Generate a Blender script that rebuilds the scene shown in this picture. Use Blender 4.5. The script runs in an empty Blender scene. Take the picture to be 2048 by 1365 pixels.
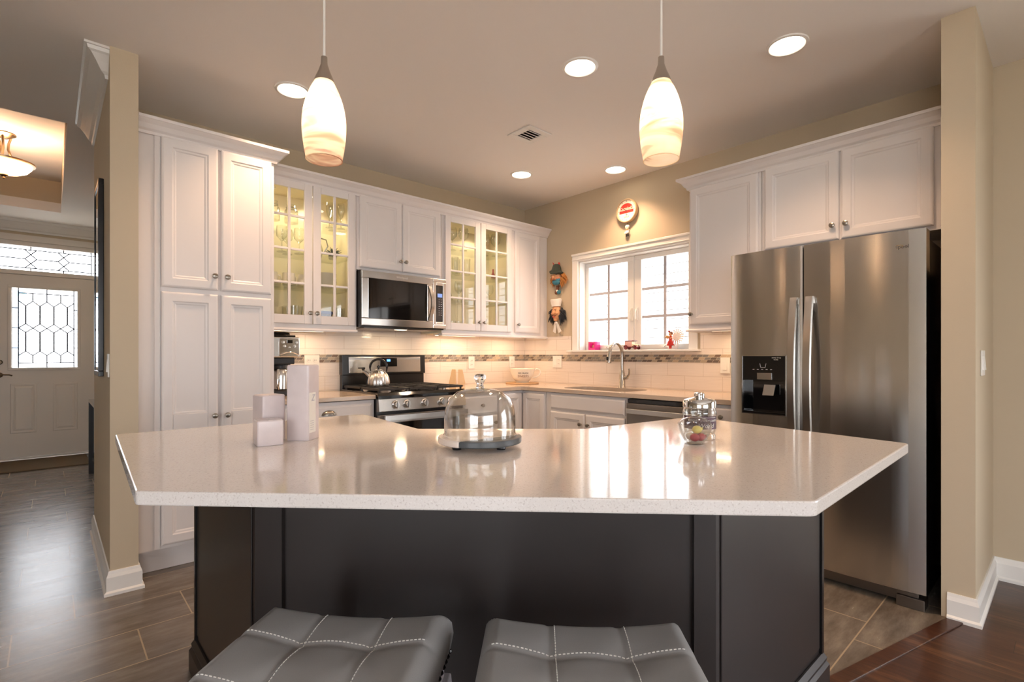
import bpy, bmesh, math, random
from mathutils import Vector, Matrix
random.seed(7)
PI = math.pi
SC = bpy.context.scene
COL = SC.collection

# ------------------------------------------------------------------ camera
CAM = (-3.743, -3.927, 1.191)
cd = bpy.data.cameras.new('camera')
cam = bpy.data.objects.new('camera', cd)
COL.objects.link(cam)
cam.location = CAM
cam.rotation_euler = (PI / 2, 0, math.radians(47.807) - PI / 2)
cd.sensor_width = 36.0
cd.lens = 36.0 * 1019.5 / 2048
cd.shift_y = (711.3 - 682.5) / 2048
cd.clip_start = 0.02
SC.camera = cam
# ------------------------------------------------------------------ view, world, sun, daylight
SC.view_settings.view_transform = 'Standard'
SC.view_settings.look = 'None'
SC.view_settings.gamma = 1.0
SC.view_settings.use_curve_mapping = False
SC.view_settings.exposure = 0.68
w = bpy.data.worlds.new('sky')
SC.world = w
w.use_nodes = True
bg = w.node_tree.nodes['Background']
bg.inputs[0].default_value = (0.93, 0.95, 1.0, 1)
bg.inputs[1].default_value = 5.4
try:
    SC.cycles.use_denoising = True
    SC.cycles.max_bounces = 10
    SC.cycles.diffuse_bounces = 5
    SC.cycles.transparent_max_bounces = 24
    SC.cycles.caustics_reflective = False
    SC.cycles.caustics_refractive = False
    SC.cycles.sample_clamp_indirect = 6.0
except Exception:
    pass

def light(name, kind, loc, energy, color, size=0.1, size_y=None, rot=(0, 0, 0), spot=None, blend=0.5, parent=None, portal=False, spread=None):
    l = bpy.data.lights.new(name, kind)
    l.energy = energy
    l.color = color
    if kind == 'AREA':
        l.shape = 'RECTANGLE' if size_y else 'DISK'
        l.size = size
        if size_y: l.size_y = size_y
        if portal: l.cycles.is_portal = True
        if spread: l.spread = spread
    elif kind == 'SUN':
        l.angle = size
    else:
        l.shadow_soft_size = size
        if kind == 'SPOT':
            l.spot_size = spot
            l.spot_blend = blend
    o = bpy.data.objects.new(name, l)
    COL.objects.link(o)
    o.location = loc
    o.rotation_euler = rot
    if parent is not None:
        o.parent = parent
        o.location = Vector(loc) - parent.location
    return o

WARM = (1.0, 0.64, 0.40)
sd = Vector((0.72, 0.0, -0.69))
so = light('sun', 'SUN', (0, 0, 8), 4.0, (1.0, 0.96, 0.9), size=0.01)
so.rotation_euler = sd.to_track_quat('-Z', 'Y').to_euler()

# ------------------------------------------------------------------ materials
def srgb(r, g, b):
    f = lambda c: ((c / 255) / 12.92) if c / 255 <= 0.04045 else (((c / 255) + 0.055) / 1.055) ** 2.4
    return (f(r), f(g), f(b), 1)

class NT:
    def __init__(s, name):
        s.m = bpy.data.materials.new(name)
        s.m.use_nodes = True
        s.t = s.m.node_tree
        s.t.nodes.clear()
        s.out = s.n('ShaderNodeOutputMaterial')
    def n(s, typ, **kw):
        nd = s.t.nodes.new(typ)
        for k, v in kw.items():
            if k.startswith('i_'):
                nd.inputs[k[2:].replace('_', ' ')].default_value = v
            elif k.startswith('i') and k[1:].isdigit():
                nd.inputs[int(k[1:])].default_value = v
            else:
                setattr(nd, k, v)
        return nd
    def l(s, a, b): s.t.links.new(a, b)
    def math(s, op, a, b=None, c=None):
        nd = s.n('ShaderNodeMath', operation=op)
        for i, v in enumerate((a, b, c)):
            if v is None: continue
            if hasattr(v, 'is_linked'): s.l(v, nd.inputs[i])
            else: nd.inputs[i].default_value = v
        return nd.outputs[0]
    def mixc(s, fac, a, b):
        nd = s.n('ShaderNodeMix', data_type='RGBA')
        for sock, v in ((nd.inputs[0], fac), (nd.inputs[6], a), (nd.inputs[7], b)):
            if hasattr(v, 'is_linked'): s.l(v, sock)
            else: sock.default_value = v
        return nd.outputs[2]
    def ramp(s, fac, stops, interp='LINEAR'):
        nd = s.n('ShaderNodeValToRGB')
        nd.color_ramp.interpolation = interp
        els = nd.color_ramp.elements
        while len(els) < len(stops): els.new(0.5)
        for e, (p, c) in zip(els, stops): e.position = p; e.color = c
        s.l(fac, nd.inputs[0])
        return nd.outputs[0]
    def pos(s):
        return s.n('ShaderNodeTexCoord').outputs['Object']
    def wpos(s):
        return s.n('ShaderNodeNewGeometry').outputs['Position']

def pm(name, col, rough=0.5, metal=0.0, bump=None, noise=None, coat=0.0, spec=None, aniso=0.0, trans=0.0, emit=None, estr=0.0, ior=None, sheen=0.0):
    n = NT(name)
    b = n.n('ShaderNodeBsdfPrincipled')
    b.inputs['Base Color'].default_value = col
    b.inputs['Roughness'].default_value = rough
    b.inputs['Metallic'].default_value = metal
    b.inputs['Coat Weight'].default_value = coat
    if spec is not None: b.inputs['Specular IOR Level'].default_value = spec
    if trans: b.inputs['Transmission Weight'].default_value = trans
    if ior: b.inputs['IOR'].default_value = ior
    if sheen: b.inputs['Sheen Weight'].default_value = sheen
    if emit:
        b.inputs['Emission Color'].default_value = emit
        b.inputs['Emission Strength'].default_value = estr
    if aniso:
        b.inputs['Anisotropic'].default_value = aniso
        tg = n.n('ShaderNodeTangent', direction_type='RADIAL', axis='Z')
        n.l(tg.outputs[0], b.inputs['Tangent'])
    if noise:
        sc, amt = noise
        nz = n.n('ShaderNodeTexNoise', i_Scale=sc, i_Detail=4.0)
        n.l(n.pos(), nz.inputs['Vector'])
        dark = tuple(c * (1 - amt) for c in col[:3]) + (1,)
        lite = tuple(min(1, c * (1 + amt)) for c in col[:3]) + (1,)
        n.l(n.ramp(nz.outputs[0], [(0.3, dark), (0.7, lite)]), b.inputs['Base Color'])
    if bump:
        sc, st = bump
        nz = n.n('ShaderNodeTexNoise', i_Scale=sc, i_Detail=3.0)
        n.l(n.pos(), nz.inputs['Vector'])
        bp = n.n('ShaderNodeBump', i_Strength=st, i_Distance=0.002)
        n.l(nz.outputs[0], bp.inputs['Height'])
        n.l(bp.outputs[0], b.inputs['Normal'])
    n.l(b.outputs[0], n.out.inputs[0])
    return n.m

def thin_glass(name, tint=(1, 1, 1, 1), boost=1.0, rough=0.0):
    n = NT(name)
    tr = n.n('ShaderNodeBsdfTransparent'); tr.inputs[0].default_value = tint
    gl = n.n('ShaderNodeBsdfGlossy'); gl.inputs['Roughness'].default_value = rough
    fr = n.n('ShaderNodeFresnel')
    gb = n.n('ShaderNodeNewGeometry')
    n.l(n.math('MULTIPLY_ADD', gb.outputs['Backfacing'], 1 / 1.5 - 1.5, 1.5), fr.inputs['IOR'])
    f = n.math('MULTIPLY', fr.outputs[0], boost)
    f = n.math('MINIMUM', f, 0.95)
    mx = n.n('ShaderNodeMixShader')
    n.l(f, mx.inputs[0]); n.l(tr.outputs[0], mx.inputs[1]); n.l(gl.outputs[0], mx.inputs[2])
    n.l(mx.outputs[0], n.out.inputs[0])
    return n.m

def steel(name, col, rough=0.28, aniso=0.75):
    n = NT(name)
    b = n.n('ShaderNodeBsdfPrincipled')
    b.inputs['Base Color'].default_value = col
    b.inputs['Metallic'].default_value = 1.0
    b.inputs['Roughness'].default_value = rough
    b.inputs['Anisotropic'].default_value = aniso
    b.inputs['Anisotropic Rotation'].default_value = 0.25
    tg = n.n('ShaderNodeTangent', direction_type='RADIAL', axis='Z')
    n.l(tg.outputs[0], b.inputs['Tangent'])
    n.l(b.outputs[0], n.out.inputs[0])
    return n.m

M = {}
M['wall'] = pm('wall_paint', srgb(199, 183, 157), 0.75, bump=(220, 0.12))
M['ceiling'] = pm('ceiling_paint', srgb(241, 236, 231), 0.85, bump=(160, 0.15))
M['trim'] = pm('white_trim', srgb(236, 233, 228), 0.32)
M['cab'] = pm('white_cabinet', srgb(226, 221, 219), 0.36, bump=(60, 0.03))
M['cab_in'] = pm('cabinet_interior', srgb(240, 229, 200), 0.5)
M['dark_wood'] = pm('espresso_paint', srgb(43, 37, 35), 0.36, noise=(9, 0.06))
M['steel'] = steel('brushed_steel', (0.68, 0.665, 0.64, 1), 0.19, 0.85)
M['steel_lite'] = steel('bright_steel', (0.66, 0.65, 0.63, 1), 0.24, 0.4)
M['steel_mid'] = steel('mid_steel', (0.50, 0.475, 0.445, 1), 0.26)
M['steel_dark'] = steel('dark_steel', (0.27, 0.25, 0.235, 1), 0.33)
M['nickel'] = pm('brushed_nickel', (0.50, 0.46, 0.41, 1), 0.27, 1.0)
M['pewter'] = pm('aged_pewter', (0.33, 0.30, 0.26, 1), 0.30, 1.0)
M['chrome'] = pm('chrome', (0.8, 0.8, 0.8, 1), 0.08, 1.0)
M['black'] = pm('black_enamel', srgb(26, 24, 24), 0.25)
M['black_matte'] = pm('black_cast_iron', srgb(46, 42, 40), 0.55, bump=(300, 0.2))
M['black_gloss'] = pm('black_glass', srgb(14, 14, 15), 0.06, coat=0.6)
M['oven_glass'] = pm('oven_window_glass', srgb(22, 20, 19), 0.05, coat=0.4)
M['plastic_white'] = pm('white_plastic', srgb(236, 232, 224), 0.35)
M['plastic_black'] = pm('black_plastic', srgb(30, 29, 29), 0.4)
M['glass'] = thin_glass('clear_glass')
M['shelf_glass'] = thin_glass('green_edge_glass', (0.965, 0.985, 0.95, 1))
M['ware'] = thin_glass('drinking_glass', (0.965, 0.97, 0.955, 1), 2.0)
M['dome'] = thin_glass('blown_glass', (0.96, 0.965, 0.96, 1), 2.2)
M['window_glass'] = thin_glass('window_glass')
M['porcelain'] = pm('porcelain', srgb(238, 232, 218), 0.18)
M['cream'] = pm('cream_ceramic', srgb(206, 176, 138), 0.3)
M['candle'] = pm('pale_wax', srgb(214, 203, 203), 0.28, noise=(25, 0.035), coat=0.3)
M['leather'] = pm('grey_leather', srgb(152, 151, 150), 0.45, bump=(420, 0.16))
M['thread'] = pm('white_thread', srgb(214, 212, 206), 0.7)
M['stool_leg'] = pm('whitewashed_leg', srgb(186, 182, 188), 0.45)
M['lead'] = pm('lead_came', srgb(52, 54, 66), 0.4, 0.4)
M['grille_bar'] = pm('grey_window_bar', srgb(186, 184, 190), 0.4)
M['door'] = pm('door_paint', srgb(226, 221, 212), 0.45)
M['rubber'] = pm('black_rubber', srgb(24, 24, 24), 0.7)
M['red'] = pm('red_print', srgb(206, 46, 36), 0.45)
M['dial'] = pm('clock_dial', srgb(240, 228, 208), 0.4)
M['ink'] = pm('dark_print', srgb(50, 44, 40), 0.5)
M['ink_soft'] = pm('brown_print', srgb(138, 100, 78), 0.5)
M['ink_white'] = pm('white_print', srgb(220, 216, 210), 0.5)
M['ink_gold'] = pm('gold_print', srgb(196, 160, 90), 0.35, 0.6)
M['skin'] = pm('painted_skin', srgb(222, 164, 118), 0.45)
M['blush'] = pm('rosy_paint', srgb(208, 118, 88), 0.5)
M['hair_black'] = pm('black_fibre_hair', srgb(36, 40, 46), 0.8, bump=(150, 0.8))
M['hair_ginger'] = pm('ginger_fibre_hair', srgb(184, 124, 62), 0.85, bump=(150, 0.8))
M['hat_green'] = pm('dark_green_felt', srgb(62, 68, 58), 0.9)
M['teal'] = pm('teal_fabric', srgb(58, 122, 142), 0.8)
M['white_cloth'] = pm('white_cloth', srgb(238, 232, 222), 0.85)
M['brown'] = pm('brown_paint', srgb(122, 74, 46), 0.6)
M['maroon'] = pm('maroon_paint', srgb(116, 36, 44), 0.35)
M['pink'] = pm('magenta_glass', srgb(206, 40, 122), 0.15)
M['purple_label'] = pm('plum_label', srgb(74, 42, 58), 0.45)
M['candy_red'] = pm('red_sweet', srgb(178, 62, 74), 0.35)
M['candy_yellow'] = pm('yellow_wrapper', srgb(222, 206, 110), 0.35)
M['candy_white'] = pm('white_wrapper', srgb(226, 218, 206), 0.4)
M['marble'] = pm('white_marble', srgb(230, 218, 208), 0.2, noise=(14, 0.06))
M['slate'] = pm('grey_slate', srgb(82, 86, 88), 0.35, noise=(20, 0.12))
M['blue_lid'] = pm('blue_plastic', srgb(44, 62, 120), 0.4)
M['plant'] = pm('dark_green_leaf', srgb(66, 74, 60), 0.6)
M['amber'] = pm('dark_contents', srgb(70, 58, 56), 0.6)
M['mat'] = pm('olive_doormat', srgb(96, 84, 64), 0.95, bump=(200, 0.8))
M['bronze'] = pm('bronze', (0.36, 0.26, 0.16, 1), 0.3, 1.0)
M['dark_bronze'] = pm('dark_bronze', (0.14, 0.105, 0.07, 1), 0.4, 1.0)
M['siding'] = pm('white_vinyl_siding', srgb(240, 242, 246), 0.5)
M['siding_blue'] = pm('pale_siding', srgb(196, 214, 232), 0.6)
M['roofing'] = pm('slate_blue_shingle', srgb(90, 124, 146), 0.8)
M['bounce_ground'] = pm('pale_bounce_ground', srgb(212, 208, 200), 0.9)
M['mirror'] = pm('mirror_glass', (0.82, 0.84, 0.85, 1), 0.03, 1.0)
M['blue_led'] = pm('blue_display', srgb(20, 40, 140), 0.3, emit=(0.08, 0.25, 1, 1), estr=2.5)
M['lcd'] = pm('microwave_display', srgb(90, 110, 170), 0.3, emit=(0.25, 0.38, 0.8, 1), estr=0.6)
def emitter(name, col, s):
    n = NT(name)
    e = n.n('ShaderNodeEmission'); e.inputs[0].default_value = col; e.inputs[1].default_value = s
    n.l(e.outputs[0], n.out.inputs[0]); return n.m
M['lamp'] = emitter('lamp_lens', (1, 0.86, 0.66, 1), 9.0)
M['bulb'] = emitter('lamp_bulb', (1, 0.82, 0.58, 1), 2.0)
M['strip'] = emitter('strip_lens', (1, 0.80, 0.58, 1), 3.5)

def quartz(name, base, fleck, dark, rough, sc=420):
    n = NT(name)
    b = n.n('ShaderNodeBsdfPrincipled')
    p = n.pos()
    v = n.n('ShaderNodeTexVoronoi', i_Scale=sc); n.l(p, v.inputs['Vector'])
    nz = n.n('ShaderNodeTexNoise', i_Scale=sc * 0.6, i_Detail=2.0); n.l(p, nz.inputs['Vector'])
    c1 = n.ramp(v.outputs['Color'], [(0.0, dark), (0.12, base), (0.75, base), (0.97, fleck)])
    c2 = n.ramp(nz.outputs[0], [(0.30, dark), (0.42, base)])
    n.l(n.mixc(0.4, c1, c2), b.inputs['Base Color'])
    b.inputs['Roughness'].default_value = rough
    b.inputs['Coat Weight'].default_value = 0.25
    b.inputs['Coat Roughness'].default_value = 0.04
    n.l(b.outputs[0], n.out.inputs[0]); return n.m
M['quartz'] = quartz('speckled_quartz', srgb(223, 217, 212), srgb(238, 235, 231), srgb(164, 150, 141), 0.09)
M['counter'] = quartz('beige_quartz', srgb(196, 176, 156), srgb(214, 200, 184), srgb(162, 138, 118), 0.16)

def tile_floor():
    n = NT('stone_plank_tile')
    b = n.n('ShaderNodeBsdfPrincipled')
    p = n.wpos()
    sx = n.n('ShaderNodeSeparateXYZ'); n.l(p, sx.inputs[0])
    v = n.math('DIVIDE', n.math('ADD', sx.outputs[1], 0.89), -0.302)
    row = n.math('FLOOR', v); fv = n.math('FRACT', v)
    u = n.math('DIVIDE', n.math('ADD', n.math('ADD', sx.outputs[0], 3.256), n.math('MULTIPLY', row, 0.204)), 0.607)
    colm = n.math('FLOOR', u); fu = n.math('FRACT', u)
    du = n.math('MULTIPLY', n.math('MINIMUM', fu, n.math('SUBTRACT', 1.0, fu)), 0.607)
    dv = n.math('MULTIPLY', n.math('MINIMUM', fv, n.math('SUBTRACT', 1.0, fv)), 0.302)
    g = n.math('LESS_THAN', n.math('MINIMUM', du, dv), 0.0028)
    cid = n.n('ShaderNodeCombineXYZ'); n.l(colm, cid.inputs[0]); n.l(row, cid.inputs[1])
    wn = n.n('ShaderNodeTexWhiteNoise', noise_dimensions='3D'); n.l(cid.outputs[0], wn.inputs['Vector'])
    add = n.n('ShaderNodeVectorMath', operation='MULTIPLY_ADD')
    n.l(wn.outputs['Color'], add.inputs[0]); add.inputs[1].default_value = (9, 9, 9); n.l(p, add.inputs[2])
    mp = n.n('ShaderNodeMapping'); mp.inputs['Scale'].default_value = (1.6, 6.0, 1); n.l(add.outputs[0], mp.inputs[0])
    nz = n.n('ShaderNodeTexNoise', i_Scale=2.2, i_Detail=8.0, i_Roughness=0.68); n.l(mp.outputs[0], nz.inputs['Vector'])
    c = n.ramp(nz.outputs[0], [(0.30, srgb(88, 80, 71)), (0.5, srgb(114, 104, 93)), (0.72, srgb(140, 130, 117))])
    c = n.mixc(n.math('MULTIPLY', wn.outputs[0], 0.25), c, srgb(106, 98, 90))
    c = n.mixc(g, c, srgb(162, 144, 120))
    n.l(c, b.inputs['Base Color'])
    n.l(n.math('ADD', n.math('MULTIPLY', nz.outputs[0], 0.14), 0.18), b.inputs['Roughness'])
    bp = n.n('ShaderNodeBump', i_Strength=0.5, i_Distance=0.002)
    n.l(n.math('ADD', n.math('SUBTRACT', 1.0, g), n.math('MULTIPLY', nz.outputs[0], 0.25)), bp.inputs['Height'])
    n.l(bp.outputs[0], b.inputs['Normal'])
    n.l(b.outputs[0], n.out.inputs[0]); return n.m
M['tile'] = tile_floor()

def wood_floor():
    n = NT('walnut_planks')
    b = n.n('ShaderNodeBsdfPrincipled')
    p = n.wpos()
    sx = n.n('ShaderNodeSeparateXYZ'); n.l(p, sx.inputs[0])
    v = n.math('DIVIDE', sx.outputs[0], 0.127)
    row = n.math('FLOOR', v); fv = n.math('FRACT', v)
    off = n.n('ShaderNodeTexWhiteNoise', noise_dimensions='1D'); n.l(row, off.inputs['W'])
    u = n.math('ADD', n.math('DIVIDE', sx.outputs[1], 1.15), n.math('MULTIPLY', off.outputs[0], 5.0))
    colm = n.math('FLOOR', u); fu = n.math('FRACT', u)
    g = n.math('MINIMUM', n.math('MULTIPLY', n.math('MINIMUM', fu, n.math('SUBTRACT', 1.0, fu)), 1.15),
               n.math('MULTIPLY', n.math('MINIMUM', fv, n.math('SUBTRACT', 1.0, fv)), 0.127))
    g = n.math('LESS_THAN', g, 0.0011)
    cid = n.n('ShaderNodeCombineXYZ'); n.l(row, cid.inputs[0]); n.l(colm, cid.inputs[1])
    wn = n.n('ShaderNodeTexWhiteNoise', noise_dimensions='3D'); n.l(cid.outputs[0], wn.inputs['Vector'])
    add = n.n('ShaderNodeVectorMath', operation='MULTIPLY_ADD')
    n.l(wn.outputs['Color'], add.inputs[0]); add.inputs[1].default_value = (7, 7, 7); n.l(p, add.inputs[2])
    mp = n.n('ShaderNodeMapping'); mp.inputs['Scale'].default_value = (16, 1.4, 1); n.l(add.outputs[0], mp.inputs[0])
    nz = n.n('ShaderNodeTexNoise', i_Scale=2.0, i_Detail=6.0, i_Roughness=0.65, i_Distortion=0.8); n.l(mp.outputs[0], nz.inputs['Vector'])
    c = n.ramp(nz.outputs[0], [(0.3, srgb(44, 25, 17)), (0.52, srgb(76, 48, 33)), (0.75, srgb(120, 82, 54))])
    c = n.mixc(n.math('MULTIPLY', wn.outputs[0], 0.5), c, srgb(62, 32, 22))
    c = n.mixc(g, c, srgb(26, 14, 10))
    n.l(c, b.inputs['Base Color'])
    b.inputs['Roughness'].default_value = 0.28
    n.l(b.outputs[0], n.out.inputs[0]); return n.m
M['wood'] = wood_floor()

def backsplash():
    n = NT('white_wave_tile')
    b = n.n('ShaderNodeBsdfPrincipled')
    p = n.wpos()
    sx = n.n('ShaderNodeSeparateXYZ'); n.l(p, sx.inputs[0])
    al = n.math('SUBTRACT', sx.outputs[0], sx.outputs[1])
    v = n.math('DIVIDE', n.math('SUBTRACT', sx.outputs[2], 0.921), 0.107)
    row = n.math('FLOOR', v); fv = n.math('FRACT', v)
    u = n.math('DIVIDE', n.math('ADD', al, n.math('MULTIPLY', row, 0.153)), 0.307)
    fu = n.math('FRACT', u)
    g = n.math('MINIMUM', n.math('MULTIPLY', n.math('MINIMUM', fu, n.math('SUBTRACT', 1.0, fu)), 0.307),
               n.math('MULTIPLY', n.math('MINIMUM', fv, n.math('SUBTRACT', 1.0, fv)), 0.107))
    g = n.math('LESS_THAN', g, 0.0016)
    c = n.mixc(g, srgb(232, 220, 208), srgb(206, 190, 174))
    n.l(c, b.inputs['Base Color'])
    b.inputs['Roughness'].default_value = 0.16
    mp = n.n('ShaderNodeMapping'); mp.inputs['Scale'].default_value = (5, 5, 90); n.l(p, mp.inputs[0])
    nz = n.n('ShaderNodeTexNoise', i_Scale=1.0, i_Detail=1.0); n.l(mp.outputs[0], nz.inputs['Vector'])
    bp = n.n('ShaderNodeBump', i_Strength=0.45, i_Distance=0.003)
    n.l(n.math('ADD', n.math('SUBTRACT', 1.0, g), n.math('MULTIPLY', nz.outputs[0], 1.2)), bp.inputs['Height'])
    n.l(bp.outputs[0], b.inputs['Normal'])
    n.l(b.outputs[0], n.out.inputs[0]); return n.m
M['splash'] = backsplash()

def mosaic():
    n = NT('slanted_stone_mosaic')
    b = n.n('ShaderNodeBsdfPrincipled')
    p = n.wpos()
    sx = n.n('ShaderNodeSeparateXYZ'); n.l(p, sx.inputs[0])
    al = n.math('SUBTRACT', sx.outputs[0], sx.outputs[1])
    v = n.math('DIVIDE', n.math('SUBTRACT', sx.outputs[2], 1.135), 0.021)
    row = n.math('FLOOR', v); fv = n.math('FRACT', v)
    u = n.math('DIVIDE', n.math('SUBTRACT', n.math('ADD', al, n.math('MULTIPLY', row, 0.017)), n.math('MULTIPLY', fv, 0.013)), 0.048)
    colm = n.math('FLOOR', u); fu = n.math('FRACT', u)
    g = n.math('MINIMUM', n.math('MULTIPLY', n.math('MINIMUM', fu, n.math('SUBTRACT', 1.0, fu)), 0.048),
               n.math('MULTIPLY', n.math('MINIMUM', fv, n.math('SUBTRACT', 1.0, fv)), 0.021))
    g = n.math('LESS_THAN', g, 0.0013)
    cid = n.n('ShaderNodeCombineXYZ'); n.l(colm, cid.inputs[0]); n.l(row, cid.inputs[1])
    wn = n.n('ShaderNodeTexWhiteNoise', noise_dimensions='3D'); n.l(cid.outputs[0], wn.inputs['Vector'])
    c = n.ramp(wn.outputs[0], [(0.0, srgb(104, 92, 84)), (0.2, srgb(150, 140, 128)), (0.42, srgb(176, 160, 138)), (0.6, srgb(132, 128, 122)), (0.78, srgb(190, 168, 142)), (0.9, srgb(118, 98, 84))], 'CONSTANT')
    c = n.mixc(g, c, srgb(206, 190, 168))
    n.l(c, b.inputs['Base Color'])
    b.inputs['Roughness'].default_value = 0.3
    bp = n.n('ShaderNodeBump', i_Strength=0.4, i_Distance=0.002)
    n.l(n.math('SUBTRACT', 1.0, g), bp.inputs['Height']); n.l(bp.outputs[0], b.inputs['Normal'])
    n.l(b.outputs[0], n.out.inputs[0]); return n.m
M['mosaic'] = mosaic()

def art_glass(name, seed):
    n = NT(name)
    p = n.pos()
    mp = n.n('ShaderNodeMapping'); mp.inputs['Location'].default_value = (seed, seed * 2.3, seed)
    mp.inputs['Rotation'].default_value = (0.55, 0.45, 0.3); mp.inputs['Scale'].default_value = (2.2, 2.2, 9); n.l(p, mp.inputs[0])
    nz = n.n('ShaderNodeTexNoise', i_Scale=1.5, i_Detail=3.0, i_Roughness=0.5, i_Distortion=1.1); n.l(mp.outputs[0], nz.inputs['Vector'])
    c = n.ramp(nz.outputs[0], [(0.33, srgb(186, 150, 130)), (0.42, srgb(222, 190, 168)), (0.49, srgb(248, 234, 212)), (0.72, srgb(255, 246, 230))])
    tr = n.n('ShaderNodeBsdfTranslucent'); n.l(c, tr.inputs[0])
    df = n.n('ShaderNodeBsdfPrincipled'); n.l(c, df.inputs['Base Color']); df.inputs['Roughness'].default_value = 0.12
    mx = n.n('ShaderNodeMixShader'); mx.inputs[0].default_value = 0.3
    n.l(tr.outputs[0], mx.inputs[1]); n.l(df.outputs[0], mx.inputs[2])
    n.l(mx.outputs[0], n.out.inputs[0]); return n.m
M['shade_a'] = art_glass('swirled_shade_glass', 1.3)
M['shade_b'] = art_glass('swirled_shade_glass_two', 4.1)
M['bowl_glass'] = art_glass('frosted_bowl_glass', 8.0)

# ------------------------------------------------------------------ mesh helpers
class MB:
    def __init__(s, o=(0, 0, 0), u=(1, 0, 0), v=(0, 1, 0), n=(0, 0, 1)):
        s.bm = bmesh.new(); s.o = Vector(o); s.u = Vector(u); s.v = Vector(v); s.w = Vector(n)
    def P(s, a): return s.o + s.u * a[0] + s.v * a[1] + s.w * a[2]
    def vt(s, a): return s.bm.verts.new(s.P(a))
    def face(s, pts):
        try: return s.bm.faces.new([s.vt(p) if not isinstance(p, bmesh.types.BMVert) else p for p in pts])
        except ValueError: return None
    def box(s, a0, a1, b0, b1, c0, c1):
        v = [s.vt((a, b, c)) for a in (a0, a1) for b in (b0, b1) for c in (c0, c1)]
        for f in ((0, 1, 3, 2), (4, 6, 7, 5), (0, 4, 5, 1), (2, 3, 7, 6), (0, 2, 6, 4), (1, 5, 7, 3)):
            s.bm.faces.new([v[i] for i in f])
        return s
    def rings(s, rs, closed=True, cap0=True, cap1=True):
        vs = [[s.vt(p) for p in r] for r in rs]
        for A, B in zip(vs, vs[1:]):
            m = len(A)
            for i in range(m if closed else m - 1):
                j = (i + 1) % m
                s.bm.faces.new([A[i], A[j], B[j], B[i]])
        if cap0: s.bm.faces.new(list(reversed(vs[0])))
        if cap1: s.bm.faces.new(vs[-1])
        return s
    def prism(s, poly, c0, c1):
        return s.rings([[(x, y, c0) for x, y in poly], [(x, y, c1) for x, y in poly]])
    def lathe(s, prof, seg=24, c=(0, 0, 0), cap0=True, cap1=True):
        R = [[(c[0] + r * math.cos(2 * PI * i / seg), c[1] + r * math.sin(2 * PI * i / seg), c[2] + z) for i in range(seg)] for r, z in prof]
        return s.rings(R, True, cap0, cap1)
    def tube(s, pts, r, seg=10, cap=True):
        pts = [Vector(p) for p in pts]
        rr = r if isinstance(r, (list, tuple)) else [r] * len(pts)
        R = []; up = None
        for i, p in enumerate(pts):
            t = (pts[min(i + 1, len(pts) - 1)] - pts[max(i - 1, 0)]).normalized()
            if up is None:
                up = Vector((0, 0, 1)) if abs(t.z) < 0.9 else Vector((1, 0, 0))
            a = (up - t * up.dot(t)).normalized(); up = a
            b = t.cross(a)
            R.append([tuple(p + (a * math.cos(2 * PI * k / seg) + b * math.sin(2 * PI * k / seg)) * rr[i]) for k in range(seg)])
        return s.rings(R, True, cap, cap)
    def ball(s, c, r, seg=14, rg=9):
        rx, ry, rz = r if isinstance(r, (tuple, list)) else (r, r, r)
        R = []
        for j in range(1, rg):
            th = PI * j / rg
            R.append([(c[0] + rx * math.sin(th) * math.cos(2 * PI * i / seg), c[1] + ry * math.sin(th) * math.sin(2 * PI * i / seg), c[2] - rz * math.cos(th)) for i in range(seg)])
        s.rings(R, True, False, False)
        s.bm.verts.ensure_lookup_table()
        n = len(s.bm.verts); base = n - seg * (rg - 1)
        lo = s.vt((c[0], c[1], c[2] - rz)); hi = s.vt((c[0], c[1], c[2] + rz))
        s.bm.verts.ensure_lookup_table()
        V = s.bm.verts
        for i in range(seg):
            j = (i + 1) % seg
            s.bm.faces.new([lo, V[base + j], V[base + i]])
            t = base + seg * (rg - 2)
            s.bm.faces.new([hi, V[t + i], V[t + j]])
        return s
    def sweep(s, path, prof, side=1):
        # path: plan polyline (a,b); prof: (out, up) closed polygon; mitred corners
        P = [Vector((p[0], p[1])) for p in path]
        R = []
        for i, p in enumerate(P):
            ds = []
            if i > 0: ds.append((P[i] - P[i - 1]).normalized())
            if i < len(P) - 1: ds.append((P[i + 1] - P[i]).normalized())
            ns = [Vector((d.y, -d.x)) * side for d in ds]
            m = ns[0] if len(ns) == 1 else (ns[0] + ns[1]) / (1 + ns[0].dot(ns[1]))
            R.append([(p.x + m.x * o, p.y + m.y * o, z) for o, z in prof])
        return s.rings(R)
    def polyhole(s, outer, holes, c0, c1):
        loops = [outer] + holes
        bm = s.bm
        tops = []; bots = []
        for c, store in ((c1, tops), (c0, bots)):
            es = []
            for lp in loops:
                vs = [s.vt((x, y, c)) for x, y in lp]
                store.append(vs)
                es += [bm.edges.new((vs[i], vs[(i + 1) % len(vs)])) for i in range(len(vs))]
            bmesh.ops.triangle_fill(bm, edges=es, use_beauty=True)
        for T, B in zip(tops, bots):
            for i in range(len(T)):
                j = (i + 1) % len(T)
                bm.faces.new([B[i], B[j], T[j], T[i]])
        return s

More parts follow.
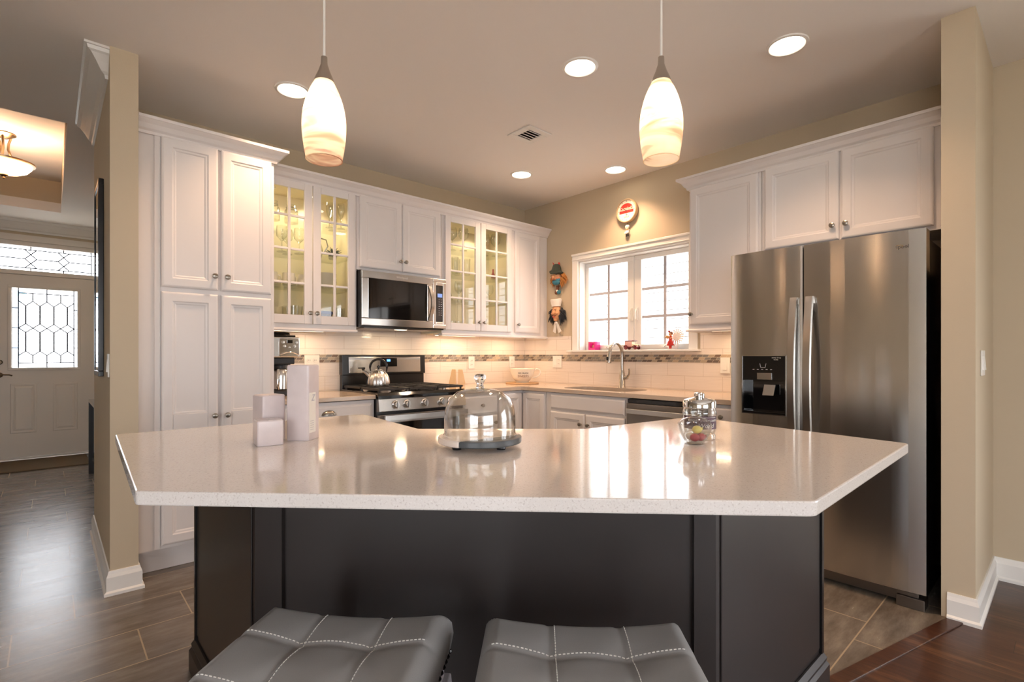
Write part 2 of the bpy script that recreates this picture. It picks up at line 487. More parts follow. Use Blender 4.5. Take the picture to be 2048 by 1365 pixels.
def mk(name, mb, mat, parent=None, smooth=False, bevel=0.0, seg=2, local=False, loc=None):
    bm = mb.bm
    bmesh.ops.recalc_face_normals(bm, faces=bm.faces[:])
    me = bpy.data.meshes.new(name)
    off = Vector((0, 0, 0))
    if parent is not None and not local:
        p = parent
        while p is not None: off += p.location; p = p.parent
    elif parent is None and not local:
        xs = [v.co for v in bm.verts]
        lo = [min(c[i] for c in xs) for i in range(3)]; hi = [max(c[i] for c in xs) for i in range(3)]
        off = Vector(((lo[0] + hi[0]) / 2, (lo[1] + hi[1]) / 2, lo[2]))
    for v in bm.verts: v.co -= off
    bm.to_mesh(me); bm.free()
    if isinstance(mat, str): mat = M[mat]
    me.materials.append(mat)
    if smooth:
        for p in me.polygons: p.use_smooth = True
        me.set_sharp_from_angle(angle=math.radians(38))
    o = bpy.data.objects.new(name, me)
    COL.objects.link(o)
    if parent is not None: o.parent = parent
    elif not local: o.location = off
    if loc is not None: o.location = loc
    if bevel:
        md = o.modifiers.new('bevel', 'BEVEL'); md.width = bevel; md.segments = seg; md.limit_method = 'ANGLE'; md.angle_limit = math.radians(40)
    return o

def tag(o, label, cat, group=None):
    o['label'] = label; o['category'] = cat
    if group: o['group'] = group
    return o
def thing(name, label, cat, loc=(0, 0, 0), rz=0.0, group=None):
    o = bpy.data.objects.new(name, None); COL.objects.link(o)
    o.empty_display_size = 0.05
    o.location = loc; o.rotation_euler = (0, 0, rz)
    return tag(o, label, cat, group)
def struct(name, mb, mat, parent=None, **k):
    o = mk(name, mb, mat, parent, **k); o['kind'] = 'structure'; return o
def sempty(name, loc=(0, 0, 0)):
    o = bpy.data.objects.new(name, None); COL.objects.link(o); o.location = loc; o['kind'] = 'structure'; return o
def dup(root, loc, rz=0.0, label=None, group=None):
    r = root.copy(); COL.objects.link(r); r.location = loc; r.rotation_euler = (0, 0, rz)
    if label: r['label'] = label
    if group: r['group'] = group
    for ch in list(root.children):
        c = ch.copy(); COL.objects.link(c); c.parent = r
        for g in ch.children:
            d = g.copy(); COL.objects.link(d); d.parent = c
    return r
def A(x, y, z): return dict(o=(x, y, z), u=(1, 0, 0), v=(0, 0, 1), n=(0, -1, 0))      # frame on a face that looks to -y
def B(x, y, z): return dict(o=(x, y, z), u=(0, -1, 0), v=(0, 0, 1), n=(-1, 0, 0))     # frame on a face that looks to -x

def lettering(txt, size, parent, mat, fr, at, name='lettering', shear=0.0, bend=None, depth=0.0006, font_w=1.0, local=False):
    cu = bpy.data.curves.new('txt', 'FONT'); cu.body = txt; cu.size = size; cu.extrude = depth; cu.shear = shear
    cu.align_x = 'CENTER'; cu.align_y = 'CENTER'; cu.resolution_u = 3
    ob = bpy.data.objects.new('txt', cu); COL.objects.link(ob)
    dg = bpy.context.evaluated_depsgraph_get()
    me = ob.evaluated_get(dg).to_mesh()
    mb = MB(**fr)
    mb.bm.from_mesh(me)
    ob.evaluated_get(dg).to_mesh_clear()
    bpy.data.objects.remove(ob); bpy.data.curves.remove(cu)
    for v in mb.bm.verts:
        a, b, c = v.co.x * font_w, v.co.y, v.co.z
        if bend:   # wrap round a vertical cylinder of this radius; frame origin on its axis
            th = (a + at[0]) / bend; R = bend + c + at[2]
            v.co = mb.P((R * math.sin(th), b + at[1], R * math.cos(th)))
        else:
            v.co = mb.P((a + at[0], b + at[1], c + at[2]))
    return mk(name, mb, mat, parent, local=local)

# ------------------------------------------------------------------ structure
CH = 2.732
# floors
tl = [(-7, -1.93), (-1.622, -3.316), (-0.725, -3.543), (0, -3.55), (0, 0.0), (-3.2, 0.0), (-3.2, 4.15), (-7, 4.15)]
struct('floor_tile', MB().prism(tl, -0.05, 0.0), 'tile')
wd = [(-7, -8), (0.0, -8), (0, -3.60), (-0.735, -3.60), (-1.60, -3.379), (-7, -2.0)]
struct('floor_wood', MB().prism(wd, -0.05, 0.0), 'wood')
struct('trim_threshold', MB().prism([(-7, -2.0), (-7, -1.93), (-1.622, -3.316), (-0.725, -3.543), (-0.735, -3.60), (-1.60, -3.379)], -0.05, 0.007), 'wood', bevel=0.003)
# ceiling with tray recess over the entry
mb = MB()
T = (-6.2, -3.655, 0.562, 3.425)
mb.box(-7.1, 0.15, -8.1, T[2], CH, CH + 0.1); mb.box(-7.1, T[0], T[2], T[3], CH, CH + 0.1)
mb.box(T[1], 0.15, T[2], T[3], CH, CH + 0.1); mb.box(-7.1, 0.15, T[3], 4.4, CH, CH + 0.1)
struct('ceiling', mb, 'ceiling')
mb = MB()
mb.box(T[0] - .1, T[1] + .1, T[2] - .1, T[3] + .1, 3.06, 3.16)
struct('ceiling_tray', mb, 'ceiling')
mb = MB()
mb.box(T[0] - .08, T[0], T[2], T[3], CH + .1, 3.06); mb.box(T[1], T[1] + .08, T[2], T[3], CH + .1, 3.06)
mb.box(T[0] - .08, T[1] + .08, T[2] - .08, T[2], CH + .1, 3.06); mb.box(T[0] - .08, T[1] + .08, T[3], T[3] + .08, CH + .1, 3.06)
struct('wall_tray', mb, 'wall')
# walls
struct('wall_range', MB().box(-3.4065, 0.0, 0.0, 0.12, 0, CH), 'wall')
struct('wall_left_stub', MB().box(-3.522, -3.4065, -0.706, 0.5, 0, CH), 'wall')
struct('wall_entry_right', MB().box(-3.22, -3.10, 0.5, 4.15, 0, CH), 'wall')
struct('wall_entry_return', MB().box(-3.4065, -3.10, 0.38, 0.5, 0, CH), 'wall')
mb = MB()   # entry door wall
DX0, DX1, DZ = -4.30, -3.24, 2.50
mb.box(-7, DX0, 4.15, 4.3, 0, CH); mb.box(DX1, -3.0, 4.15, 4.3, 0, CH); mb.box(DX0, DX1, 4.15, 4.3, DZ, CH)
struct('wall_entry', mb, 'wall')
WY0, WY1, WZ0, WZ1 = -1.89, -0.75, 1.24, 2.085
mb = MB()   # window wall, continues into the living room with an added patio opening for daylight
mb.box(0, .16, WY1, .12, 0, CH); mb.box(0, .16, WY0, WY1, 0, WZ0); mb.box(0, .16, WY0, WY1, WZ1, CH)
mb.box(0, .16, -4.7, WY0, 0, CH); mb.box(0, .16, -6.7, -4.7, 0, .08); mb.box(0, .16, -6.7, -4.7, 2.15, CH); mb.box(0, .16, -8.1, -6.7, 0, CH)
struct('wall_window', mb, 'wall')
struct('wall_right_stub', MB().box(-0.725, 0, -3.635, -3.518, 0, CH), 'wall')
mb = MB()
mb.box(-7.1, -5.6, -8.1, -8, 0, CH); mb.box(-5.6, -2.4, -8.1, -8, 0, .5); mb.box(-5.6, -2.4, -8.1, -8, 2.3, CH); mb.box(-2.4, 0, -8.1, -8, 0, CH)
struct('wall_back', mb, 'wall')
mb = MB(); mb.box(-7.1, -7, -8.1, -7.0, 0, CH); mb.box(-7.1, -7, -7.0, -4.2, 0, .3); mb.box(-7.1, -7, -7.0, -4.2, 2.3, CH); mb.box(-7.1, -7, -4.2, 4.3, 0, CH)
struct('wall_left', mb, 'wall')
# unseen living-room windows behind the camera, added to let daylight into the kitchen
def added_window(name, fr, wdt, hgt, nx):
    e = sempty(name, fr['o'])
    m = MB(**fr)
    m.box(0, wdt, 0, .07, -.06, .02); m.box(0, wdt, hgt - .07, hgt, -.06, .02)
    for i in range(nx + 1):
        c = i * (wdt - .07) / nx
        m.box(c, c + .07, .07, hgt - .07, -.06, .02)
    mk('window_frame', m, 'trim', e)
    m = MB(**fr); m.box(.03, wdt - .03, .03, hgt - .03, -.03, -.024)
    mk('window_glass', m, 'window_glass', e)
added_window('added_window_2', dict(o=(-2.4, -8, .5), u=(-1, 0, 0), v=(0, 0, 1), n=(0, 1, 0)), 3.2, 1.8, 3)
added_window('added_window_3', B(.03, -4.7, .08), 2.0, 2.07, 2)
added_window('added_window_4', dict(o=(-7, -7.0, .3), u=(0, 1, 0), v=(0, 0, 1), n=(1, 0, 0)), 2.8, 2.0, 2)
light('portal_left', 'AREA', (-7.06, -5.6, 1.3), 1, (1, 1, 1), 2.0, 2.8, rot=(0, -PI / 2, 0), portal=True)
light('portal_back', 'AREA', (-4.0, -8.05, 1.4), 1, (1, 1, 1), 3.2, 1.8, rot=(PI / 2, 0, 0), portal=True)
light('portal_patio', 'AREA', (0.1, -5.7, 1.12), 1, (1, 1, 1), 2.07, 2.0, rot=(0, PI / 2, 0), portal=True)
light('portal_sink', 'AREA', (0.13, -1.32, 1.66), 1, (1, 1, 1), .84, 1.14, rot=(0, PI / 2, 0), portal=True)
light('portal_door', 'AREA', (-3.77, 4.32, 1.7), 1, (1, 1, 1), .9, 1.5, rot=(-PI / 2, 0, 0), portal=True)

# baseboards
BB = [(0, 0), (.024, 0), (.024, .014), (.015, .022), (.015, .088), (.009, .104), (.006, .118), (0, .118)]
struct('baseboard_left_stub', MB().sweep([(-3.522, .5), (-3.522, -.706), (-3.4065, -.706), (-3.4065, -.60)], BB, 1), 'trim')
struct('baseboard_right_stub', MB().sweep([(-.725, -3.54), (-.725, -3.635), (0, -3.635), (0, -4.66)], BB, 1), 'trim')
struct('baseboard_entry', MB().sweep([(DX1 + .09, 4.15), (-3.22, 4.15), (-3.22, .52)], BB, 1), 'trim')
# crown in the entry hall
CR = [(0, CH - .13), (.012, CH - .13), (.016, CH - .112), (.03, CH - .10), (.05, CH - .065), (.072, CH - .035), (.084, CH - .028), (.088, CH - .012), (.098, CH - .012), (.098, CH - .0005), (0, CH - .0005)]
struct('trim_crown_hall', MB().sweep([(-3.46, -.598), (-3.522, -.598), (-3.522, .5)], CR, -1), 'trim')
struct('trim_crown_entry', MB().sweep([(-3.22, 4.15), (-7, 4.15)], CR, -1), 'trim')

# ---- entry door
d1 = sempty('door_1', (-3.772, 4.2, 0))
DL, DR, DT = -4.232, -3.312, 2.115
FY = 4.16
m = MB(**A(DL, FY + .045, 0))   # slab with a rectangular glass opening and two raised panels
GX0, GX1, GZ0, GZ1 = -4.061 - DL, -3.483 - DL, 1.05, 1.962
W = DR - DL
m.box(0, GX0, .025, DT, 0, .045); m.box(GX1, W, .025, DT, 0, .045); m.box(GX0, GX1, .025, GZ0, 0, .045); m.box(GX0, GX1, GZ1, DT, 0, .045)
for px0, px1 in ((-4.077 - DL, -3.852 - DL), (-3.716 - DL, -3.494 - DL)):
    rs = []
    for ins, h in ((0, .045), (.008, .05), (.02, .05), (.03, .046), (.05, .052)):
        rs.append([(px0 + ins, .30 + ins, h), (px1 - ins, .30 + ins, h), (px1 - ins, .868 - ins, h), (px0 + ins, .868 - ins, h)])
    m.rings(rs, True, False, True)
slab = mk('door_slab', m, 'door', d1)
def frame_strip(m, x0, x1, z0, z1, w_, h0, h1):
    m.box(x0, x1, z0, z0 + w_, h0, h1); m.box(x0, x1, z1 - w_, z1, h0, h1); m.box(x0, x0 + w_, z0 + w_, z1 - w_, h0, h1); m.box(x1 - w_, x1, z0 + w_, z1 - w_, h0, h1)
m = MB(**A(DL, FY, 0)); frame_strip(m, GX0 - .035, GX1 + .015, GZ0 - .03, GZ1 + .03, .03, 0.001, .014)
mk('glass_molding', m, 'door', d1, bevel=.005)
m = MB(**A(DL, FY + .02, 0)); m.box(GX0, GX1, GZ0, GZ1, 0, .006)
mk('glass_pane', m, 'window_glass', d1)
m = MB(**A(DL, FY + .01, 0))   # leaded pattern
def came(a, b, r=.006): m.tube([(a[0], a[1], 0), (b[0], b[1], 0)], r, 6)
bx0, bx1, bz0, bz1 = GX0 + .052, GX1 - .045, GZ0 + .055, GZ1 - .055
came((bx0, GZ0), (bx0, GZ1)); came((bx1, GZ0), (bx1, GZ1)); came((bx0, bz0), (bx1, bz0)); came((bx0, bz1), (bx1, bz1))
xm = (bx0 + bx1) / 2
came((xm, bz1), (xm, GZ1)); came((xm, GZ0), (xm, bz0))
for k in range(3):
    z = GZ0 + (GZ1 - GZ0) * (k + 1) / 4
    came((GX0, z), (bx0, z)); came((bx1, z), (GX1, z))
cw = (bx1 - bx0) / 4
zt1, zt2 = bz1 - .09, bz1 - .145      # top elbow heights
zc1, zc2, zc3 = (bz0 + bz1) / 2 + .05, (bz0 + bz1) / 2, (bz0 + bz1) / 2 - .05
zb1, zb2 = bz0 + .135, bz0 + .085
for k in range(4):
    xc = bx0 + cw * (k + .5); xl = bx0 + cw * k; xr = xl + cw
    came((xl, zt1), (xc, zt2)); came((xr, zt1), (xc, zt2)); came((xc, zt2), (xc, zc1), .008)
    came((xl, zc2), (xc, zc1)); came((xr, zc2), (xc, zc1)); came((xl, zc2), (xc, zc3)); came((xr, zc2), (xc, zc3))
    came((xc, zc3), (xc, zb1), .008); came((xl, zb2), (xc, zb1)); came((xr, zb2), (xc, zb1))
for k in range(1, 4):
    xl = bx0 + cw * k
    came((xl, zt1), (xl, bz1)); came((xl, zb2), (xl, bz0))
mk('leaded_pattern', m, 'lead', d1)
m = MB(**A(DL, FY, 0))   # lever, rose and deadbolt
m.lathe([(.03, .001), (.03, .01), (.022, .016)], 16, (.07, .97, 0)); m.tube([(.07, .97, .01), (.07, .97, .05), (.10, .975, .055), (.15, .972, .052), (.175, .962, .05)], .008, 8)
m.lathe([(.028, .001), (.028, .012), (.02, .02)], 16, (.07, 1.114, 0))
mk('door_lever', m, 'dark_bronze', d1, smooth=True)
m = MB()   # jambs, head between door and transom
m.box(DX0, DL - .003, 4.152, 4.298, 0, DZ); m.box(DR + .003, DX1, 4.152, 4.298, 0, DZ); m.box(DL - .003, DR + .003, 4.152, 4.298, DT + .004, 2.168); m.box(DL - .003, DR + .003, 4.152, 4.298, 2.448, DZ)
m.box(DL - .003, DR + .003, 4.152, 4.30, 0, .022)
m.box(DL - .003, DL + .014, 4.2065, 4.24, .022, DT + .004); m.box(DR - .014, DR + .003, 4.2065, 4.24, .022, DT + .004); m.box(DL + .014, DR - .014, 4.2065, 4.24, DT - .012, DT + .004)
mk('door_frame', m, 'door', d1)
m = MB(); m.box(DX0 - .07, DX0, 4.132, 4.149, 0, DZ + .07); m.box(DX1, DX1 + .07 - .055, 4.132, 4.149, 0, DZ + .07); m.box(DX0, DX1, 4.132, 4.149, DZ, DZ + .07)
mk('door_casing', m, 'door', d1)
m = MB(); m.box(DL - .003, DR + .003, 4.215, 4.221, 2.168, 2.448)
mk('transom_pane', m, 'window_glass', d1)
m = MB(**A(0, 4.205, 0))
tz0, tz1 = 2.168, 2.448
za, zb, zc = tz0 + .035, tz1 - .035, (tz0 + tz1) / 2
came((DL, za), (DR, za)); came((DL, zb), (DR, zb))
c0, c1 = DL + .055, DR - .055
came((c0, tz0), (c0, tz1)); came((c1, tz0), (c1, tz1))
xs = (-3.947 + .04, -3.62)
for xk in xs:
    came((xk, zb), (xk, tz1)); came((xk, tz0), (xk, za))
    for sg in (1, -1):
        came((xk - .05 * sg, zb), (xk + .05, zc) if sg == 1 else (xk - .05, zc)); 
        came((xk - .05 * sg, za), (xk + .05, zc) if sg == 1 else (xk - .05, zc))
came((c0, zc), (xs[0] - .05, zc)); came((xs[0] + .05, zc), (xs[1] - .05, zc)); came((xs[1] + .05, zc), (c1, zc))
mk('transom_lead', m, 'lead', d1)

# ---- kitchen window
w1 = sempty('window_1', (0, -1.32, WZ0))
m = MB()   # casing
m.box(-.02, -.001, WY0 - .07, WY0, WZ0, WZ1 + .075); m.box(-.02, -.001, WY1, WY1 + .07, WZ0, WZ1 + .075); m.box(-.02, -.001, WY0, WY1, WZ1, WZ1 + .075)
m.box(-.028, -.001, WY0 - .075, WY1 + .075, WZ1 + .055, WZ1 + .075); m.box(-.026, -.0205, WY0 - .07, WY1 + .07, WZ1 + .012, WZ1 + .02)
mk('window_casing', m, 'trim', w1, bevel=.003)
m = MB(); m.box(-.06, .155, WY0 - .13 + .03, WY1 + .11, WZ0 - .018, WZ0)
mk('window_sill', m, 'trim', w1, bevel=.004)
m = MB()   # jamb liner
m.box(.001, .155, WY1 - .012, WY1 - .0005, WZ0, WZ1); m.box(.001, .155, WY0 + .0005, WY0 + .012, WZ0, WZ1); m.box(.001, .155, WY0 + .012, WY1 - .012, WZ1 - .012, WZ1 - .0005)
mk('window_jamb', m, 'trim', w1)
SX = .085
for y0, y1, gy0, gy1 in ((WY0 + .013, -1.315, -1.828, -1.385), (-1.308, WY1 - .013, -1.242, -.80)):
    s = MB()
    for a0, a1, b0, b1 in ((y0, y1, WZ0 + .001, 1.288), (y0, y1, 2.03, WZ1 - .013), (y0, gy0, 1.288, 2.03), (gy1, y1, 1.288, 2.03)):
        s.box(SX, SX + .05, a0, a1, b0, b1)
    so_ = mk('sash', s, 'trim', w1, bevel=.003)
    g = MB(); g.box(SX + .028, SX + .033, gy0, gy1, 1.288, 2.03); mk('glass_pane', g, 'window_glass', so_)
    g = MB(); ym = (gy0 + gy1) / 2
    g.box(SX + .018, SX + .027, ym - .013, ym + .013, 1.288, 2.03)
    for zz in (1.528, 1.772):
        g.box(SX + .018, SX + .027, gy0, ym - .013, zz - .012, zz + .012); g.box(SX + .018, SX + .027, ym + .013, gy1, zz - .012, zz + .012)
    mk('muntin_grid', g, 'grille_bar', so_)
for yy in (-1.283, -1.342):
    g = MB(); g.box(SX - .012, SX - .0005, yy - .012, yy + .012, 1.50, 1.61); g.tube([(SX - .014, yy, 1.60), (SX - .03, yy, 1.57), (SX - .026, yy, 1.51)], .006, 8)
    mk('sash_lock', g, 'plastic_white', w1, smooth=True)
for yy in (-1.02, -1.62):
    g = MB(); g.box(SX - .03, SX - .001, yy - .04, yy + .04, WZ0 + .001, WZ0 + .022); g.tube([(SX - .02, yy, WZ0 + .02), (SX - .04, yy - .03, WZ0 + .035), (SX - .045, yy - .11, WZ0 + .03), (SX - .045, yy - .12, WZ0 + .05)], .005, 8)
    mk('crank', g, 'plastic_white', w1, smooth=True)

# ---- outside: neighbour houses and ground
m = MB()
for k in range(23):
    z = -.3 + k * .15
    m.rings([[(3.795, -7, z), (3.795, 4.5, z), (3.815, 4.5, z), (3.815, -7, z)], [(3.81, -7, z + .139), (3.81, 4.5, z + .139), (3.82, 4.5, z + .139), (3.82, -7, z + .139)]])
nh = thing('neighbor_house', 'white lap-sided house wall just outside the kitchen window', 'house', (3.8, -1.2, -.3))
mk('siding_wall', m, 'siding', nh)
m = MB(); m.box(3.5, 3.84, -7, 4.5, 3.2, 3.3); mk('eave', m, 'siding', nh)
m = MB(); m.box(3.835, 3.86, -7, 4.5, -.3, 3.2); mk('lap_shadow_sheet', m, pm('lap_shadow_grey', srgb(176, 170, 164), .9), nh)  # grey sheet behind the board gaps, coloured as the laps' shadow lines
nf = thing('street_house', 'pale sided house with blue-grey roof seen through the leaded front door glass', 'house', (-5, 11, -.2))
m = MB()
for k in range(16):
    z = -.2 + k * .17
    m.rings([[(-11, 10.98, z), (-4.2, 10.98, z), (-4.2, 11.2, z), (-11, 11.2, z)], [(-11, 11.0, z + .168), (-4.2, 11.0, z + .168), (-4.2, 11.2, z + .168), (-11, 11.2, z + .168)]])
mk('siding_wall', m, 'siding_blue', nf)
m = MB(); m.rings([[(-11.3, 10.8, 2.42), (-4.1, 10.8, 2.42), (-4.1, 10.9, 2.5), (-11.3, 10.9, 2.5)], [(-10.5, 12.6, 2.78), (-4.7, 12.6, 2.78), (-4.7, 12.7, 2.86), (-10.5, 12.7, 2.86)]])
mk('roof', m, 'roofing', nf)
struct('ground_outside', MB().box(-30, 30, -30, 30, -.4, -.32), 'bounce_ground')  # unseen ground, coloured pale to bounce daylight up to the ceiling

# ------------------------------------------------------------------ cabinets
def panel_door(parent, fr, wd_, hg, knob=None, name='door', rail=.055, th=.02):
    m = MB(**fr)
    rs = []
    for ins, h in ((0, 0), (0, th - .006), (.005, th - .002), (.011, th), (rail - .006, th), (rail, th - .005), (rail + .008, th - .006), (rail + .014, th - .010)):
        rs.append([(ins, ins, h), (wd_ - ins, ins, h), (wd_ - ins, hg - ins, h), (ins, hg - ins, h)])
    m.rings(rs)
    d = mk(name, m, 'cab', parent)
    if knob: make_knob(d, fr, knob, th)
    return d
def drawer_front(parent, fr, wd_, hg, name='drawer', th=.02):
    m = MB(**fr)
    rs = []
    for ins, h in ((0, 0), (0, th - .008), (.006, th - .006), (.014, th), (.02, th)):
        rs.append([(ins, ins, h), (wd_ - ins, ins, h), (wd_ - ins, hg - ins, h), (ins, hg - ins, h)])
    m.rings(rs)
    return mk(name, m, 'cab', parent)
def make_knob(parent, fr, at, th=.02):
    m = MB(**fr)
    m.lathe([(.008, 0), (.006, .004), (.0055, .012), (.012, .016), (.0155, .021), (.0145, .026), (.008, .029)], 14, (at[0], at[1], th + .0005))
    return mk('knob', m, 'pewter', parent, smooth=True)
def glass_door(parent, fr, wd_, hg, knob, zs):
    th = .02; r = .055; rb = .06; rt = .045
    m = MB(**fr)
    def ring_frame(x0, x1, z0, z1):
        for a0, a1, b0, b1 in ((0, x0, 0, hg), (x1, wd_, 0, hg), (x0, x1, 0, z0), (x0, x1, z1, hg)):
            m.box(a0, a1, b0, b1, 0, th)
    ring_frame(r, wd_ - r, rb, hg - rt)
    mid = wd_ / 2
    m.box(mid - .009, mid + .009, rb, hg - rt, .004, .018)
    for z in zs:
        m.box(r, mid - .009, z - .008, z + .008, .004, .018); m.box(mid + .009, wd_ - r, z - .008, z + .008, .004, .018)
    d = mk('door', m, 'cab', parent, bevel=.003)
    g = MB(**fr); g.box(r + .0005, wd_ - r - .0005, rb + .0005, hg - rt - .0005, .001, .0035)
    mk('glass_pane', g, 'glass', d)
    make_knob(d, fr, knob, th)
    return d

UZ0, UZ1 = 1.38, 2.405
DZ0, DZ1 = 1.41, 2.378
def upper_solid(name, label, fr, wd_, z0, z1, doors, depth=.33, rail_bottom=.03):
    o = fr['o']
    c = thing(name, label, 'cabinet', (o[0], o[1], z0), 0, 'white kitchen wall cabinets')
    m = MB(**fr); m.box(.001, wd_ - .001, z0 - o[2], z1 - o[2], -depth + .012, 0)
    mk('carcass', m, 'cab', c)
    for a, b, zz0, zz1, k in doors:
        f2 = dict(fr); f2['o'] = tuple(Vector(o) + Vector(fr['u']) * a + Vector(fr['v']) * (zz0 - o[2]) + Vector(fr['n']) * .001)
        panel_door(c, f2, b - a, zz1 - zz0, knob=(k[0] - a, k[1] - zz0))
    return c
def upper_glass(name, label, x0, x1, doors):
    fr = A(x0, -.33, UZ0)
    c = thing(name, label, 'cabinet', (x0, -.33, UZ0), 0, 'white kitchen wall cabinets')
    W_ = x1 - x0; H_ = UZ1 - UZ0
    m = MB(**fr)
    m.box(.001, .018, 0, H_, -.318, 0); m.box(W_ - .018, W_ - .001, 0, H_, -.318, 0)
    m.box(.018, W_ - .018, 0, .03, -.318, 0); m.box(.018, W_ - .018, H_ - .04, H_, -.318, 0)
    m.box(.018, W_ - .018, .03, H_ - .04, -.318, -.312)
    m.box(.018, .035, .03, H_ - .04, -.019, 0); m.box(W_ - .035, W_ - .018, .03, H_ - .04, -.019, 0)
    mk('carcass', m, 'cab_in', c)
    m = MB(**fr)   # white face over the cream interior
    m.box(.001, .036, 0, H_, .0005, .003); m.box(W_ - .036, W_ - .001, 0, H_, .0005, .003); m.box(.036, W_ - .036, 0, .03, .0005, .003); m.box(.036, W_ - .036, H_ - .04, H_, .0005, .003)
    mk('face_frame', m, 'cab', c)
    for z in SHZ:
        m = MB(**fr); m.box(.0185, W_ - .0185, z - UZ0 - .008, z - UZ0, -.311, -.03)
        mk('shelf', m, 'shelf_glass', c)
    for a, b, kx in doors:
        f2 = A(a, -.334, DZ0)
        glass_door(c, f2, b - a, DZ1 - DZ0, (kx - a, .075), [2.145 - DZ0, 1.918 - DZ0, 1.688 - DZ0])
        xc = (a + b) / 2 - .07
        q = MB(o=(xc, -.17, UZ1 - .0405), u=(1, 0, 0), v=(0, -1, 0), n=(0, 0, -1)); q.lathe([(.035, 0), (.035, .006), (.028, .008)], 18)
        pk = mk('puck_light', q, 'trim', c)
        q = MB(o=(xc, -.17, UZ1 - .0492), u=(1, 0, 0), v=(0, -1, 0), n=(0, 0, -1)); q.lathe([(.026, 0), (.024, .001)], 18)
        mk('lens', q, 'lamp', pk)
        light('puck_glow', 'SPOT', (xc, -.17, UZ1 - .056), 6.0, (1, .80, .50), .02, spot=math.radians(150), blend=.6)
    return c
SHZ = (2.140, 1.915, 1.68)

# tall pantry
pc = thing('pantry_cabinet', 'tall white two-tier pantry cabinet with four panel doors', 'cabinet', (-3.05, -.585, 0))
m = MB(); m.box(-3.400, -2.711, -.585, -.004, .135, UZ1); mk('carcass', m, 'cab', pc)
m = MB(); m.box(-3.398, -2.713, -.515, -.01, 0.001, .134); mk('toe_kick', m, 'cab', pc)
for a, b, z0, z1, k in ((-3.295, -3.022, 1.566, 2.385, (-3.042, 1.646)), (-3.006, -2.731, 1.566, 2.385, (-2.977, 1.646)),
                        (-3.295, -3.022, .156, 1.54, (-3.042, .845)), (-3.006, -2.731, .156, 1.54, (-2.977, .845))):
    f2 = A(a, -.586, z0)
    d = panel_door(pc, f2, b - a, z1 - z0, knob=(k[0] - a, k[1] - z0))
    if z1 < 2:   # the lower doors have a cross rail
        m = MB(**f2); m.box(.055, b - a - .055, .60, .71, .009, .0195); m.box(.06, b - a - .06, .71, .722, .009, .015); m.box(.06, b - a - .06, .588, .60, .009, .015)
        mk('cross_rail', m, 'cab', d, bevel=.002)
m = MB(); m.box(-3.325, -3.300, -.592, -.5855, .14, 2.38); mk('filler_strip', m, 'cab', pc)

gl = upper_glass('glass_cabinet', 'white glass-front wall cabinet next to the pantry, above the coffee maker', -2.711, -2.05, [(-2.695, -2.384, -2.405), (-2.378, -2.068, -2.357)])
upper_solid('wall_cabinet', 'short white two-door wall cabinet above the microwave', A(-2.05, -.33, 1.835), .76, 1.835, UZ1,
            [(.02, .375, 1.853, 2.395, (.357, 1.93)), (.381, .738, 1.853, 2.395, (.402, 1.93))])
gr = upper_glass('glass_cabinet', 'white glass-front wall cabinet right of the microwave', -1.29, -.49, [(-1.262, -.884, -.908), (-.876, -.505, -.852)])
upper_solid('wall_cabinet', 'narrow white single-door wall cabinet in the corner left of the window', A(-.49, -.33, UZ0), .487, UZ0, UZ1,
            [(.035, .37, DZ0, DZ1, (.062, DZ0 + .075))])
upper_solid('wall_cabinet', 'white single-door wall cabinet between the window and the refrigerator', B(-.33, -2.065, UZ0), .503, UZ0, UZ1,
            [(.012, .485, DZ0, DZ1, (.03, DZ0 + .075))])
upper_solid('wall_cabinet', 'white two-door wall cabinet over the refrigerator', B(-.33, -2.57, 1.845), .90, 1.845, UZ1,
            [(.022, .437, 1.868, 2.385, (.408, 1.95)), (.449, .866, 1.868, 2.385, (.476, 1.95))])
# crown and light rail on the cabinets
CC = [(0, 2.38), (.010, 2.38), (.014, 2.394), (.026, 2.404), (.038, 2.425), (.054, 2.438), (.060, 2.444), (.066, 2.444), (.066, 2.46), (0, 2.46)]
struct('trim_cabinet_crown_range', MB().sweep([(-3.3995, -.587), (-2.709, -.587), (-2.709, -.331), (-.004, -.331)], [(o + .0012, z + .0) for o, z in CC], 1), 'cab')
struct('trim_cabinet_crown_window', MB().sweep([(-.004, -2.062), (-.331, -2.062), (-.331, -3.472), (-.331, -3.515)], [(o + .0012, z) for o, z in CC], 1), 'cab')
LR = [(-.02, 1.358), (.008, 1.358), (.014, 1.364), (.014, 1.370), (.006, 1.3795), (-.02, 1.3795)]
struct('trim_light_rail_coffee', MB().sweep([(-2.70, -.345), (-2.052, -.345)], LR, 1), 'cab')
struct('trim_light_rail_corner', MB().sweep([(-1.288, -.30), (-1.288, -.345), (-.02, -.345)], LR, 1), 'cab')
struct('trim_light_rail_window', MB().sweep([(-.03, -2.063), (-.345, -2.063), (-.345, -2.55)], LR, 1), 'cab')
m = MB(); m.box(-.40, -.02, -3.514, -3.472, 1.85, 2.40); struct('trim_fridge_filler', m, 'cab')

